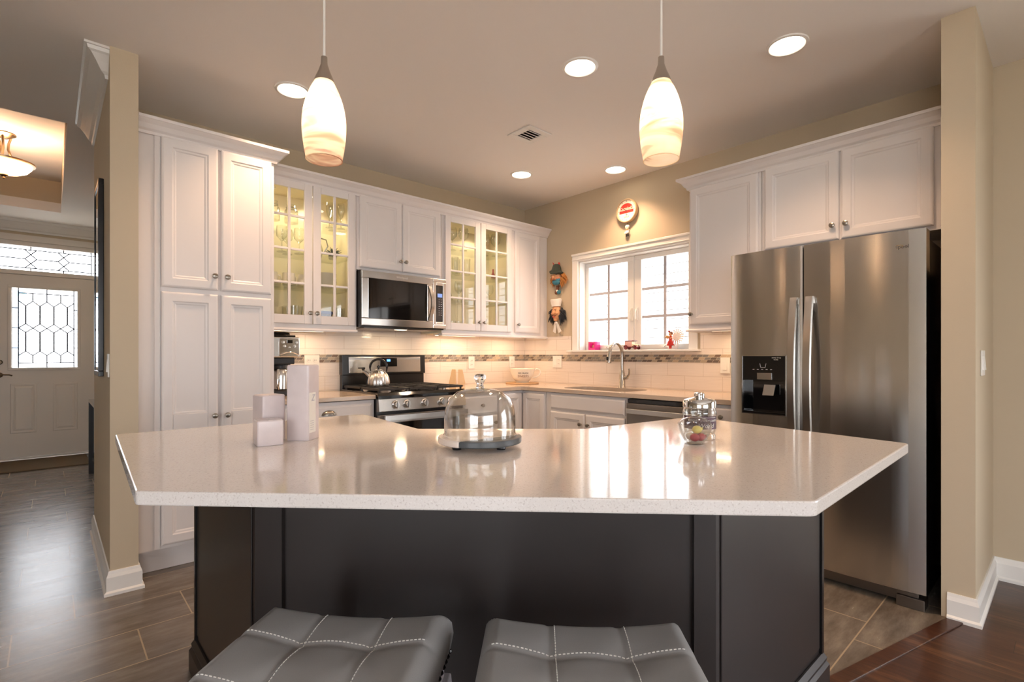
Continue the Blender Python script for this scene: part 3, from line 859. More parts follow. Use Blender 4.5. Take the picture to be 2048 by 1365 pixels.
# base cabinets
BH = .878
def base_cab(name, label, box, toe, loc, hollow=False):
    c = thing(name, label, 'cabinet', loc, 0, 'white kitchen base cabinets')
    m = MB(); x0, x1, y0, y1 = box
    if hollow:
        m.box(x0, x0 + .018, y0, y1, .105, BH); m.box(x1 - .018, x1, y0, y1, .105, BH); m.box(x0 + .018, x1 - .018, y0, y0 + .018, .105, BH); m.box(x0 + .018, x1 - .018, y1 - .018, y1, .105, BH); m.box(x0 + .018, x1 - .018, y0 + .018, y1 - .018, .105, .123)
    else: m.box(*box, .105, BH)
    mk('carcass', m, 'cab', c)
    m = MB(); m.box(*toe, .001, .104); mk('toe_kick', m, 'cab', c)
    return c
c = base_cab('base_cabinet', 'white drawer base cabinet between the pantry and the range', (-2.708, -2.048, -.605, -.004), (-2.706, -2.05, -.53, -.01), (-2.38, -.6, 0))
d = drawer_front(c, A(-2.69, -.606, .70), .62, .155)
m = MB(**A(-2.38, -.627, .795)); 
rs = []
for k in range(9):
    t = PI * k / 8; rs.append([(-.05 * math.cos(t) * s_, .034 * math.sin(t) * s_, h) for s_, h in ((1.0, 0), (.92, .012), (.62, .022), (.25, .024))])
m.rings(rs, False, False, False); mk('cup_pull', m, 'pewter', d, smooth=True)
for k in range(2): panel_door(c, A(-2.69 + k * .312, -.606, .125), .308, .56, name='door')
c = base_cab('base_cabinet', 'white base cabinet right of the range', (-1.28, -.905, -.605, -.004), (-1.278, -.907, -.53, -.01), (-1.09, -.6, 0))
d = drawer_front(c, A(-1.27, -.606, .70), .355, .155); make_knob(d, A(-1.27, -.606, .70), (.18, .078)); panel_door(c, A(-1.27, -.606, .125), .355, .56, (.32, .5))
c = thing('corner_cabinet', 'white corner base cabinet with two doors meeting at an inside corner', 'cabinet', (-.45, -.45, 0), 0, 'white kitchen base cabinets')
m = MB(); m.prism([(-.90, -.605), (-.605, -.605), (-.605, -.90), (-.004, -.90), (-.004, -.004), (-.90, -.004)], .105, BH); mk('carcass', m, 'cab', c)
m = MB(); m.prism([(-.898, -.53), (-.53, -.53), (-.53, -.898), (-.01, -.898), (-.01, -.01), (-.898, -.01)], .001, .104); mk('toe_kick', m, 'cab', c)
panel_door(c, A(-.895, -.606, .125), .268, .735, rail=.05); panel_door(c, B(-.606, -.629, .125), .262, .735, rail=.05)
c = base_cab('sink_cabinet', 'white sink base cabinet under the window with a false drawer front', (-.605, -.004, -1.728, -.905), (-.53, -.01, -1.726, -.907), (-.3, -1.32, 0), True)
drawer_front(c, B(-.606, -.965, .745), .748, .118, name='false_drawer')
panel_door(c, B(-.606, -.965, .125), .368, .60, (.335, .52)); panel_door(c, B(-.606, -1.345, .125), .368, .60, (.033, .52))
c = base_cab('base_cabinet', 'narrow white base cabinet between the dishwasher and the refrigerator', (-.605, -.004, -2.545, -2.345), (-.53, -.01, -2.543, -2.347), (-.3, -2.44, 0))
d = drawer_front(c, B(-.606, -2.355, .745), .18, .118); make_knob(d, B(-.606, -2.355, .745), (.09, .06)); panel_door(c, B(-.606, -2.355, .125), .18, .60, (.025, .5))

# countertops
CT0, CT1 = .884, .914
def rrect(x0, x1, y0, y1, r, n=6):
    P = []
    for cx, cy, a0 in ((x1 - r, y1 - r, 0), (x0 + r, y1 - r, 90), (x0 + r, y0 + r, 180), (x1 - r, y0 + r, 270)):
        for k in range(n + 1):
            a = math.radians(a0 + 90 * k / n); P.append((cx + r * math.cos(a), cy + r * math.sin(a)))
    return P
def rpoly(pts, rad, n=6):
    out = []
    L = len(pts)
    for i, p in enumerate(pts):
        r = rad[i] if isinstance(rad, (list, tuple)) else rad
        p = Vector(p); a = (Vector(pts[i - 1]) - p).normalized(); b = (Vector(pts[(i + 1) % L]) - p).normalized()
        ang = a.angle(b); d = r / math.tan(ang / 2)
        s, e = p + a * d, p + b * d
        for k in range(n + 1):
            t = k / n
            q = s * (1 - t) ** 2 + p * 2 * t * (1 - t) + e * t ** 2
            out.append((q.x, q.y))
    return out
m = MB(); m.box(-2.709, -2.047, -.635, -.009, CT0, CT1)
tag(mk('countertop', m, 'counter', bevel=.004), 'short beige quartz countertop between the pantry and the range', 'countertop')
SKX0, SKX1, SKY0, SKY1 = -.53, -.16, -1.66, -.97
hole = rrect(SKX0, SKX1, SKY0, SKY1, .12)
outer = [(-1.283, -.009), (-1.283, -.635), (-.70, -.635), (-.66, -.645), (-.645, -.66), (-.635, -.70), (-.635, -2.548), (-.009, -2.548), (-.009, -.009)]
m = MB(); m.polyhole(outer, [hole], CT0, CT1)
tag(mk('countertop', m, 'counter'), 'long beige quartz countertop turning the corner under the window', 'countertop')
m = MB()   # sink bowl
R = lambda g, z: [(x, y, z) for x, y in rrect(SKX0 - g, SKX1 + g, SKY0 - g, SKY1 + g, .12 + g)]
m.rings([R(.012, .881), R(-.002, .881), R(-.006, .72), R(-.04, .69), R(-.10, .688)], True, False, True)
sk = thing('sink', 'undermount steel kitchen sink let into the counter below the window', 'sink', (-.345, -1.315, .688))
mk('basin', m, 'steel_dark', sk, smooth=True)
m = MB(); m.lathe([(.04, 0), (.038, .003), (.02, .002)], 18, (-.345, -1.315, .6885)); mk('drain', m, 'chrome', sk)

# backsplash
m = MB(); m.box(-2.710, -.0085, -.008, -.0005, .9145, 1.379); m.box(-.008, -.0005, -.66, -.0005, .9145, 1.379); m.box(-.008, -.0005, -1.98, -.66, .9145, 1.22); m.box(-.008, -.0005, -2.56, -1.98, .9145, 1.379)
m.box(-2.05, -1.29, -.008, -.0005, 1.379, 1.55)
struct('wall_backsplash', m, 'splash')
m = MB(); m.box(-2.709, -.0105, -.0115, -.0082, 1.135, 1.198); m.box(-.0115, -.0082, -2.555, -.0115, 1.135, 1.198)
struct('trim_mosaic_band', m, 'mosaic')

# ------------------------------------------------------------------ range
rg = thing('gas_range', 'stainless steel gas range with black cooktop and five front knobs', 'range', (-1.665, -.33, 0))
RX0, RX1 = -2.042, -1.288
m = MB(); m.box(RX0, RX1, -.63, -.012, .06, .90); mk('body', m, 'black', rg)
for xx in (RX0 + .05, RX1 - .05):
    for yy in (-.58, -.07):
        m = MB(); m.lathe([(.02, 0), (.015, .059)], 10, (xx, yy, .0005)); mk('foot', m, 'black', rg)
m = MB(); m.rings([[(RX0 - .002, -.665, .885), (RX1 + .002, -.665, .885), (RX1 + .002, -.665, .905), (RX0 - .002, -.665, .905)], [(RX0 - .002, -.655, .901), (RX1 + .002, -.655, .901), (RX1 + .002, -.645, .925), (RX0 - .002, -.645, .925)], [(RX0 - .002, -.06, .901), (RX1 + .002, -.06, .901), (RX1 + .002, -.06, .925), (RX0 - .002, -.06, .925)]])
mk('cooktop', m, 'black_gloss', rg)
m = MB(); m.rings([[(RX0, -.6305, .79), (RX1, -.6305, .79), (RX1, -.6305, .884), (RX0, -.6305, .884)], [(RX0, -.676, .795), (RX1, -.676, .795), (RX1, -.662, .884), (RX0, -.662, .884)]])
cp = mk('control_panel', m, 'steel_mid', rg, bevel=.003)
for xk in (-1.912, -1.823, -1.672, -1.52, -1.435):
    m = MB(**A(xk, -.669, .84)); m.lathe([(.030, .0), (.029, .006), (.024, .010), (.022, .030), (.019, .034)], 20); m.box(-.005, .005, -.026, .026, .034, .042)
    mk('knob', m, 'steel_lite', cp, smooth=True)
m = MB(**A(RX0 + .004, -.6305, .22)); frame_strip(m, 0, RX1 - RX0 - .008, 0, .55, .06, 0, .035)
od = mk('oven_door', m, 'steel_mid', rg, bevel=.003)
m = MB(**A(RX0 + .064, -.6305, .28)); m.box(.0005, RX1 - RX0 - .1285, .0005, .4295, 0, .03); mk('oven_window', m, 'oven_glass', od)
m = MB(**A(RX0 + .02, -.666, .735)); m.rings([[(0, .0, .045), (0, .035, .045), (0, .035, .06), (0, 0, .06)], [(.36, .0, .052), (.36, .035, .052), (.36, .035, .067), (.36, 0, .067)], [(.714, .0, .045), (.714, .035, .045), (.714, .035, .06), (.714, 0, .06)]]); m.box(.02, .05, .006, .03, -.0, .047); m.box(.664, .694, .006, .03, -.0, .047)
mk('oven_handle', m, 'steel_lite', od)
m = MB(**A(RX0 + .004, -.6305, .07)); m.box(0, RX1 - RX0 - .008, 0, .14, 0, .03); mk('storage_drawer', m, 'steel_lite', rg, bevel=.003)
for gx0, gx1 in ((-2.03, -1.792), (-1.785, -1.545), (-1.538, -1.30)):   # cast iron grates
    m = MB(); zt0, zt1 = .940, .955
    for yy in (-.64, -.36, -.08): m.box(gx0, gx1, yy - .007, yy + .007, zt0, zt1)
    for xx in (gx0, gx1): m.box(xx - .007 + (.007 if xx == gx0 else -.007), xx + .007 + (.007 if xx == gx0 else -.007), -.64, -.08, zt0, zt1)
    xc = (gx0 + gx1) / 2
    m.box(xc - .006, xc + .006, -.633, -.087, zt0, zt1)
    for yy in (-.50, -.22): m.box(gx0 + .014, gx1 - .014, yy - .006, yy + .006, zt0, zt1)
    for xx in (gx0 + .01, gx1 - .01):
        for yy in (-.63, -.36, -.09): m.box(xx - .006, xx + .006, yy - .006, yy + .006, .9255, zt0)
    mk('grate', m, 'black_matte', rg)
for bx_, by_ in ((-1.911, -.50), (-1.911, -.22), (-1.419, -.50), (-1.419, -.22), (-1.665, -.36)):
    m = MB(); m.lathe([(.05, 0), (.048, .006), (.036, .007), (.034, .013), (.03, .0142)], 18, (bx_, by_, .9254)); mk('burner', m, 'steel_dark', rg, smooth=True)
m = MB(); m.box(RX0 + .002, RX1 - .002, -.058, -.013, .90, 1.035); m.rings([[(RX0 - .002, -.075, 1.036), (RX1 + .002, -.075, 1.036), (RX1 + .002, -.013, 1.036), (RX0 - .002, -.013, 1.036)], [(RX0 - .002, -.068, 1.195), (RX1 + .002, -.068, 1.195), (RX1 + .002, -.013, 1.195), (RX0 - .002, -.013, 1.195)]])
bgd = mk('backguard', m, 'black', rg, bevel=.003)
fb = dict(o=(RX0 + .05, -.0757, 1.05), u=(1, 0, 0), v=(0, .044, .999), n=(0, -.999, .044))
m = MB(**fb); m.box(0, .655, 0, .128, 0, .004); mk('backguard_face', m, 'steel_mid', bgd, bevel=.002)
m = MB(**fb); m.box(.27, .425, .048, .120, .0045, .007); mk('display', m, 'black_gloss', bgd, bevel=.002)
m = MB(**fb); m.box(.33, .362, .090, .108, .0072, .0078); mk('clock_digits', m, 'blue_led', bgd)
lettering('1:43', .013, bgd, 'blue_led', fb, (.346, .099, .0082), name='clock_reading')

# microwave
mw = thing('microwave', 'over-the-range stainless microwave with black window and bowed handle', 'microwave', (-1.67, -.2, 1.402))
MX0, MX1, MZ0, MZ1 = -2.044, -1.296, 1.402, 1.828
m = MB(); m.box(MX0, MX1, -.375, -.012, MZ0, MZ1); mk('case', m, 'black', mw, bevel=.003)
fr = A(MX0, -.376, MZ0)
WW = MX1 - MX0; HH = MZ1 - MZ0
m = MB(**fr)
frame_strip(m, 0, WW - .128, .012, HH - .006, .055, 0, .032)
md_ = mk('door', m, 'steel', mw, bevel=.004)
m = MB(**fr); m.box(.0555, WW - .1835, .0675, HH - .0615, 0, .0295); mk('window', m, 'oven_glass', md_)
m = MB(**fr); frame_strip(m, WW - .126, WW, .012, HH - .006, .03, 0, .032); m.box(WW - .0955, WW - .0305, .0425, .066, .004, .032); m.box(WW - .0955, WW - .0305, HH - .062, HH - .0365, .004, .032)
pn = mk('control_panel', m, 'steel', mw, bevel=.003)
m = MB(**fr); m.box(WW - .0955, WW - .0305, .0665, HH - .0625, .0, .0335); mk('keypad', m, 'black_gloss', pn)
m = MB(**fr); m.box(WW - .085, WW - .040, .268, .298, .0338, .0345); mk('display', m, 'lcd', pn)
for r_ in range(8):
    for c_ in range(2):
        m = MB(**fr); m.box(WW - .074 + c_ * .021, WW - .064 + c_ * .021, .245 - r_ * .018, .2495 - r_ * .018, .0337, .0341); mk('key', m, 'grille_bar', pn)
m = MB(**fr)
rs = []
for k in range(11):
    t = k / 10; z = .075 + .275 * t; h = .040 + .034 * math.sin(PI * t); x = WW - .165 + .008 * math.sin(PI * t)
    rs.append([(x - .017, z, h), (x + .017, z, h), (x + .014, z, h + .008), (x - .014, z, h + .008)])
m.rings(rs)
m.box(WW - .178, WW - .152, .078, .10, .0335, .046); m.box(WW - .178, WW - .152, .326, .347, .0335, .046)
mk('handle', m, 'steel_lite', md_, smooth=True)
lettering('Whirlpool', .024, md_, 'ink_white', fr, (.335, HH - .033, .0327))
m = MB(); m.box(MX0 + .05, MX1 - .05, -.34, -.05, MZ0 - .006, MZ0 - .0005); mk('vent_grille', m, 'steel_dark', mw)
m = MB(); m.box(-1.70, -1.62, -.33, -.27, MZ0 - .009, MZ0 - .0065); mk('task_lamp', m, 'strip', mw)
light('microwave_lamp', 'AREA', (-1.66, -.30, MZ0 - .011), 1.6, (1, .74, .46), .08, .05)

# dishwasher
dw = thing('dishwasher', 'stainless dishwasher with bar handle under the counter right of the sink', 'dishwasher', (-.3, -2.035, 0))
m = MB(); m.box(-.60, -.02, -2.338, -1.735, .1, .876); mk('tub', m, 'black', dw)
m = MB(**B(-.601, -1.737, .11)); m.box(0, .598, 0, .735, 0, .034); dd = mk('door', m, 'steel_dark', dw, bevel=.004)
m = MB(**B(-.601, -1.737, .848)); m.box(.002, .596, 0, .026, 0, .02); mk('top_strip', m, 'black_gloss', dw)
m = MB(**B(-.636, -1.737, .772)); m.box(.03, .568, 0, .038, .03, .044); m.box(.05, .075, .006, .03, .0, .031); m.box(.523, .548, .006, .03, 0, .031); mk('handle', m, 'steel_lite', dd, bevel=.004)
m = MB(); m.box(-.55, -.03, -2.335, -1.738, .001, .099); mk('toe_panel', m, 'black', dw)

# ------------------------------------------------------------------ refrigerator
fg = thing('refrigerator', 'stainless side-by-side refrigerator with ice and water dispenser', 'refrigerator', (-.4, -3.0, 0))
FX = -.757
FYL, FYR, FSP = -2.557, -3.468, -2.949
m = MB(); m.box(-.66, -.03, -3.455, -2.568, .03, 1.758); mk('cabinet_shell', m, 'black', fg, bevel=.004)
m = MB(); m.box(-.72, -.60, -3.44, -2.59, 1.7585, 1.774); mk('hinge_cover', m, 'black', fg)
def fridge_door(name, ya, yb, disp=None):
    W_ = ya - yb
    fr = B(-.662, ya, .078)
    H_ = 1.782 - .078
    m = MB(**fr)
    def skin(a0, a1, b0, b1):
        n = 8
        rs = []
        for k in range(n + 1):
            a = a0 + (a1 - a0) * k / n
            h = .083 + .014 * math.sin(PI * a / W_) ** .7
            rs.append([(a, b0, 0), (a, b1, 0), (a, b1, h), (a, b0, h)])
        m.rings(rs)
    if disp is None: skin(0, W_, 0, H_)
    else:
        a0, a1, b0, b1 = disp
        skin(0, a0, 0, H_); skin(a1, W_, 0, H_); skin(a0, a1, 0, b0); skin(a0, a1, b1, H_)
    return mk(name, m, 'steel', fg), fr, W_, H_
DA = (.073, .307, .86 - .078, 1.188 - .078)
d1_, frL, WL, HL = fridge_door('freezer_door', FYL, FSP + .003, DA)
d2_, frR, WR, HR = fridge_door('fresh_food_door', FSP - .003, FYR)
a0, a1, b0, b1 = DA
m = MB(**frL); m.box(a0, a1, b0, b1, .001, .03); m.box(a0, a1, b0 + .19, b1, .03, .095); m.box(a0, a1, b0, b0 + .012, .03, .093); m.box(a0, a0 + .008, b0 + .012, b0 + .19, .03, .095); m.box(a1 - .008, a1, b0 + .012, b0 + .19, .03, .095)
dsp = mk('dispenser', m, 'black_gloss', d1_, bevel=.002)
m = MB(**frL); frame_strip(m, a0 - .003, a1 + .003, b0 - .003, b1 + .003, .004, .094, .0985); mk('dispenser_bezel', m, 'chrome', d1_)
m = MB(**frL); m.box(a0 + .085, a0 + .162, b0 + .195, b0 + .232, .0952, .101); mk('dispenser_label', m, 'steel_lite', d1_)
m = MB(**frL); m.rings([[(a0 + .105, b0 + .105, .07), (a0 + .165, b0 + .105, .07), (a0 + .165, b0 + .105, .08), (a0 + .105, b0 + .105, .08)], [(a0 + .11, b0 + .165, .055), (a0 + .17, b0 + .165, .055), (a0 + .17, b0 + .165, .065), (a0 + .11, b0 + .165, .065)]]); mk('paddle', m, 'steel_lite', d1_)
m = MB(**frL)
for p_, q_ in (((.098, .285), (.103, .262)), ((.103, .262), (.127, .262)), ((.127, .262), (.132, .285))):
    m.tube([(a0 + p_[0], b0 + p_[1], .0955), (a0 + q_[0], b0 + q_[1], .0955)], .0012, 5)
for k in range(5): m.box(a0 + .058 + k * .024, a0 + .068 + k * .024, b0 + .25, b0 + .253, .0952, .0958)
mk('glass_icon', m, 'grille_bar', d1_)
lettering('every drop', .011, d1_, 'ink_white', frL, (a0 + .187, b0 + .318, .0956))
lettering('FILTER', .008, d1_, 'ink_white', frL, (a0 + .185, b0 + .306, .0956))
for nm, fr_, ax, dd_ in (('left', frL, WL - .035, d1_), ('right', frR, .035, d2_)):
    m = MB(**fr_)
    rs = []
    for k in range(15):
        t = k / 14; z = .55 + .875 * t; h = .105 + .048 * math.sin(PI * t) ** .8
        rs.append([(ax - .021, z, h), (ax + .021, z, h), (ax + .017, z, h + .013), (ax - .017, z, h + .013)])
    m.rings(rs)
    m.box(ax - .014, ax + .014, .555, .585, .085, .115); m.box(ax - .014, ax + .014, 1.39, 1.42, .085, .115)
    mk('handle', m, 'steel_lite', dd_, smooth=True)
lettering('Whirlpool', .024, d2_, 'ink', frR, (WR - .112, 1.706 - .078, .0925))
m = MB(**frR)
pts = [(WR - .112 + .027 * math.cos(t), 1.706 - .078 + .008 * math.sin(t) + .004 * math.cos(t), .0925) for t in [PI * .75 + k * PI * 1.75 / 14 for k in range(15)]]
m.tube(pts, .0007, 4); mk('logo_ring', m, 'ink_gold', d2_)
m = MB(); m.box(-.70, -.662, -3.35, -2.57, .012, .072); mk('toe_grille', m, 'steel_dark', fg)
m = MB(); m.box(-.748, -.662, -3.463, -3.355, .001, .052); m.box(-.742, -.662, -3.44, -3.355, .054, .074); mk('foot_cover', m, 'steel_dark', fg, bevel=.003)

# ------------------------------------------------------------------ island
il = thing('kitchen_island', 'dark brown angled island base with recessed front panel', 'island', (-2.6, -2.5, 0))
outer = [(-3.33, -1.703), (-3.33, -2.431), (-2.478, -3.31), (-1.682, -3.31), (-1.682, -2.79), (-2.235, -2.79), (-2.74, -2.27), (-2.74, -1.703)]
Aq, Bq = Vector((-3.33, -2.431)), Vector((-2.478, -3.31))
dg_ = (Bq - Aq).normalized(); nn = Vector((dg_.y, -dg_.x))       # outward normal of the diagonal front
if nn.dot(Vector((-1, -1))) < 0: nn = -nn
body = [tuple(p) for p in outer]
ins = [Aq + dg_ * .075, Aq + dg_ * .075 - nn * .016, Bq - dg_ * .055 - nn * .016, Bq - dg_ * .055]
body = body[:2] + [tuple(p) for p in ins] + body[2:]
m = MB(); m.prism(body, .002, .8835); mk('carcass', m, 'dark_wood', il)
m = MB()
m.box(-3.3345, -3.3302, -2.41, -1.715, .14, .87); mk('end_panel', m, 'dark_wood', il, bevel=.002)
m = MB(); m.box(-2.455, -1.70, -3.3145, -3.3102, .14, .87); mk('end_panel', m, 'dark_wood', il, bevel=.002)
BBI = [(0, .001), (.022, .001), (.022, .075), (.014, .088), (.016, .10), (.006, .118), (0, .118)]
m = MB(); m.sweep([(-2.74, -1.7), (-3.331, -1.7), (-3.331, -2.432), (-2.4785, -3.311), (-1.679, -3.311), (-1.679, -2.80)], [(o + .0008, z) for o, z in BBI], 1)
bbo = mk('base_molding', m, 'dark_wood', il)
m = MB()
for (x, y) in ((-3.336, -1.708), (-1.687, -3.316)):
    m.box(x - .004, x + .014, y - .004, y + .014, .119, .8835)
mk('corner_bead', m, 'black', il)
# island countertop
ip = [(-3.614, -2.641), (-2.669, -3.598), (-1.741, -3.578), (-1.60, -2.765), (-2.246, -2.686), (-2.712, -2.262), (-2.645, -1.665), (-3.574, -1.672)]
m = MB(); m.prism(rpoly(ip, [.02, .035, .02, .06, .02, .02, .06, .015]), .8842, .914)
tag(mk('island_countertop', m, 'quartz', bevel=.0035), 'large pale speckled quartz slab with angled corners on the island', 'countertop')

# ------------------------------------------------------------------ stools
def seat_h(u, v, hw, hd):
    a, b = u / hw, v / hd
    z = -.012 + .016 * a * a - .004 * b * b
    e = max(0, max(abs(a), abs(b)) - .86) / .14
    z -= .020 * e * e
    for s_ in (-.36, .36):
        z -= .004 * math.exp(-((a - s_) / .045) ** 2) + .004 * math.exp(-((b - s_) / .045) ** 2)
        for t_ in (-.36, .36):
            z -= .009 * math.exp(-(((a - s_) / .22) ** 2 + ((b - t_) / .22) ** 2))
    return z
def make_stool(loc, rz, label):
    t = thing('counter_stool', label, 'stool', loc, rz, 'grey counter stools')
    hw, hd, N, z0 = .203, .203, 72, .632
    m = MB()
    g = [[None] * (N + 1) for _ in range(N + 1)]
    for i in range(N + 1):
        for j in range(N + 1):
            u = -hw + 2 * hw * i / N; v = -hd + 2 * hd * j / N
            g[i][j] = m.vt((u, v, z0 + seat_h(u, v, hw, hd)))
    for i in range(N):
        for j in range(N): m.bm.faces.new([g[i][j], g[i + 1][j], g[i + 1][j + 1], g[i][j + 1]])
    rim = [g[i][0] for i in range(N)] + [g[N][j] for j in range(N)] + [g[i][N] for i in range(N, 0, -1)] + [g[0][j] for j in range(N, 0, -1)]
    prev = rim
    for sc, dz in ((1.035, .02), (1.05, .045), (1.02, .08), (1.0, .088)):
        cur = [m.vt((v.co.x * sc, v.co.y * sc, z0 - dz - .012)) for v in rim]
        for i in range(len(rim)):
            j = (i + 1) % len(rim); m.bm.faces.new([prev[i], cur[i], cur[j], prev[j]])
        prev = cur
    m.bm.faces.new(prev)
    st = mk('seat', m, 'leather', t, smooth=True, local=True)
    m = MB()
    for s_ in (-.36, .36):
        for o_ in (.052,):
            for k in range(46):
                a = -.92 + 1.84 * k / 46; b = a + .024
                for ax in (0, 1):
                    q = []
                    for tt in (a, b):
                        u, v = (tt * hw, (s_ + o_) * hd) if ax == 0 else ((s_ + o_ * (1 if s_ > 0 else 1)) * hw, tt * hd)
                        q.append((u, v, z0 + seat_h(u, v, hw, hd) + .0006))
                    m.tube(q, .0011, 4)
    mk('stitching', m, 'thread', st, local=True)
    m = MB(); m.box(-.196, .196, -.196, .196, .49, .531); mk('apron', m, 'stool_leg', t, local=True)
    m = MB()
    for k in range(22):
        a = -.2 + .4 * k / 21
        for p in ((a, -.207), (a, .207), (-.207, a), (.207, a)): m.ball((p[0], p[1], .541), .0052, 6, 4)
    mk('nailhead_trim', m, 'black', t, smooth=True, local=True)
    for sx in (-1, 1):
        for sy in (-1, 1):
            m = MB(); m.rings([[(sx * .232 + a, sy * .232 + b, .0015) for a, b in ((-.016, -.016), (.016, -.016), (.016, .016), (-.016, .016))], [(sx * .188 + a, sy * .188 + b, .489) for a, b in ((-.021, -.021), (.021, -.021), (.021, .021), (-.021, .021))]])
            mk('leg', m, 'stool_leg', t, local=True, bevel=.003)
    for p in (((-.196, -.218), (.196, -.218)), ((-.196, .218), (.196, .218)), ((-.218, -.196), (-.218, .196)), ((.218, -.196), (.218, .196))):
        m = MB(); (x0, y0), (x1, y1) = p
        m.box(min(x0, x1) - .009, max(x0, x1) + .009, min(y0, y1) - .009, max(y0, y1) + .009, .15, .18); mk('stretcher', m, 'stool_leg', t, local=True, bevel=.002)
    return t
def stool_at(bl, br):
    a, b = Vector(bl), Vector(br); d = (b - a).normalized(); n = Vector((d.y, -d.x))
    if n.dot(Vector((-1, -1))) < 0: n = -n
    c = (a + b) / 2 + n * .203
    return c, math.atan2(d.y, d.x)
c_, a_ = stool_at((-3.365, -2.703), (-3.096, -2.999))
s1 = make_stool((c_.x, c_.y, 0), a_, 'grey tufted leather counter stool with a whitish leg showing beside its seat')
c_, a_ = stool_at((-3.028, -3.075), (-2.752, -3.353))
dup(s1, (c_.x, c_.y, 0), a_, 'grey tufted leather counter stool nearer the refrigerator')

# ------------------------------------------------------------------ lamps
def pendant(loc, label, mat):
    x, y = loc; zb, zt = 1.828, 2.085
    p = thing('pendant_lamp', label, 'pendant lamp', (x, y, zb), 0, 'pendants over the island')
    m = MB()
    prof = []
    for k in range(19):
        t = k / 18
        r = .056 + (.0685 - .056) * math.sin(min(1, t / .42) * PI / 2) if t < .42 else .0685 - .0405 * ((t - .42) / .58) ** 2.1
        prof.append((r, t * (zt - zb)))
    R = [[(x + r * math.cos(2 * PI * i / 40), y + r * math.sin(2 * PI * i / 40), zb + z) for i in range(40)] for r, z in prof]
    m.rings(R, True, False, False)
    sh = mk('lamp_shade', m, mat, p, smooth=True)
    m = MB(); m.tube([(x + .056 * math.cos(2 * PI * k / 40), y + .056 * math.sin(2 * PI * k / 40), zb) for k in range(41)], .0018, 6)
    mk('rim', m, mat, sh, smooth=True)
    m = MB(); m.lathe([(.031, zt - .004), (.029, zt + .006), (.018, zt + .032), (.0105, zt + .055), (.0095, zt + .078), (.004, zt + .081)], 24, (x, y, 0)); mk('socket_cap', m, 'nickel', p, smooth=True)
    m = MB(); m.tube([(x, y, zt + .08), (x, y, CH - .026)], .0042, 8); mk('cord', m, 'plastic_white', p, smooth=True)
    m = MB(); m.lathe([(.012, -.045), (.03, -.03), (.06, -.012), (.062, -.0005)], 24, (x, y, CH)); mk('canopy', m, 'nickel', p, smooth=True)
    m = MB(); m.lathe([(.004, .235), (.012, .225), (.016, .21), (.014, .203), (.004, .20)], 14, (x, y, zb)); mk('bulb', m, 'bulb', p, smooth=True)
    light('pendant_glow', 'POINT', (x, y, zb + .15), PEND, (1, .74, .52), .026, parent=p)
PEND = 0.9
pendant((-3.081, -2.286), 'swirled glass pendant lamp hanging over the candle end of the island', 'shade_a')
pendant((-2.268, -3.023), 'swirled glass pendant lamp hanging over the jar end of the island', 'shade_b')

def can(x, y, label):
    c = thing('recessed_light', label, 'ceiling light', (x, y, CH), 0, 'recessed ceiling lights')
    m = MB(o=(x, y, CH - .0005), u=(1, 0, 0), v=(0, -1, 0), n=(0, 0, -1))
    sg = 32
    prof = [(.096, 0), (.094, .006), (.082, .008), (.077, .004), (.0765, .001)]
    m.rings([[(r * math.cos(2 * PI * i / sg), r * math.sin(2 * PI * i / sg), h) for i in range(sg)] for r, h in prof], True, False, False)
    mk('trim_ring', m, 'trim', c, smooth=True)
    m = MB(o=(x, y, CH - .0008), u=(1, 0, 0), v=(0, -1, 0), n=(0, 0, -1)); m.lathe([(.0762, 0), (.0762, .0015), (.05, .004)], 32)
    mk('lens', m, 'lamp', c, smooth=True)
    light('can_glow', 'SPOT', (x, y, CH - .012), CANW, WARM, .06, spot=math.radians(118), blend=.75, parent=c)
CANW = 48
can(-2.700, -.882, 'recessed ceiling light in front of the pantry')
can(-1.646, -2.155, 'recessed ceiling light between the two pendants')
can(-1.034, -2.970, 'recessed ceiling light nearest the refrigerator')
can(-.771, -.769, 'recessed ceiling light nearest the far corner of the kitchen')
can(-.274, -1.376, 'recessed ceiling light above the wall clock and sink window')

def strip(x0, x1, y0, y1, label):
    s = thing('under_cabinet_light', label, 'cabinet light', ((x0 + x1) / 2, (y0 + y1) / 2, 1.366), 0, 'under cabinet lights')
    m = MB(); m.box(x0, x1, y0, y1, 1.368, 1.3795); mk('housing', m, 'plastic_white', s)
    m = MB(); m.box(x0 + .01, x1 - .01, y0 + .008, y1 - .008, 1.365, 1.3678); mk('lens', m, 'strip', s)
    light('strip_glow', 'AREA', ((x0 + x1) / 2, (y0 + y1) / 2, 1.362), STW * max(x1 - x0, y1 - y0), (1, .68, .42), x1 - x0 - .02, y1 - y0 - .02, parent=s)
STW = 2.5
strip(-2.62, -2.22, -.20, -.14, 'slim under-cabinet light glowing above the coffee maker')
strip(-1.24, -.78, -.20, -.14, 'slim under-cabinet light glowing right of the range')
strip(-.55, -.20, -.22, -.16, 'slim under-cabinet light glowing in the counter corner above the teacup')
strip(-.22, -.16, -2.50, -2.15, 'slim under-cabinet light glowing beside the refrigerator')

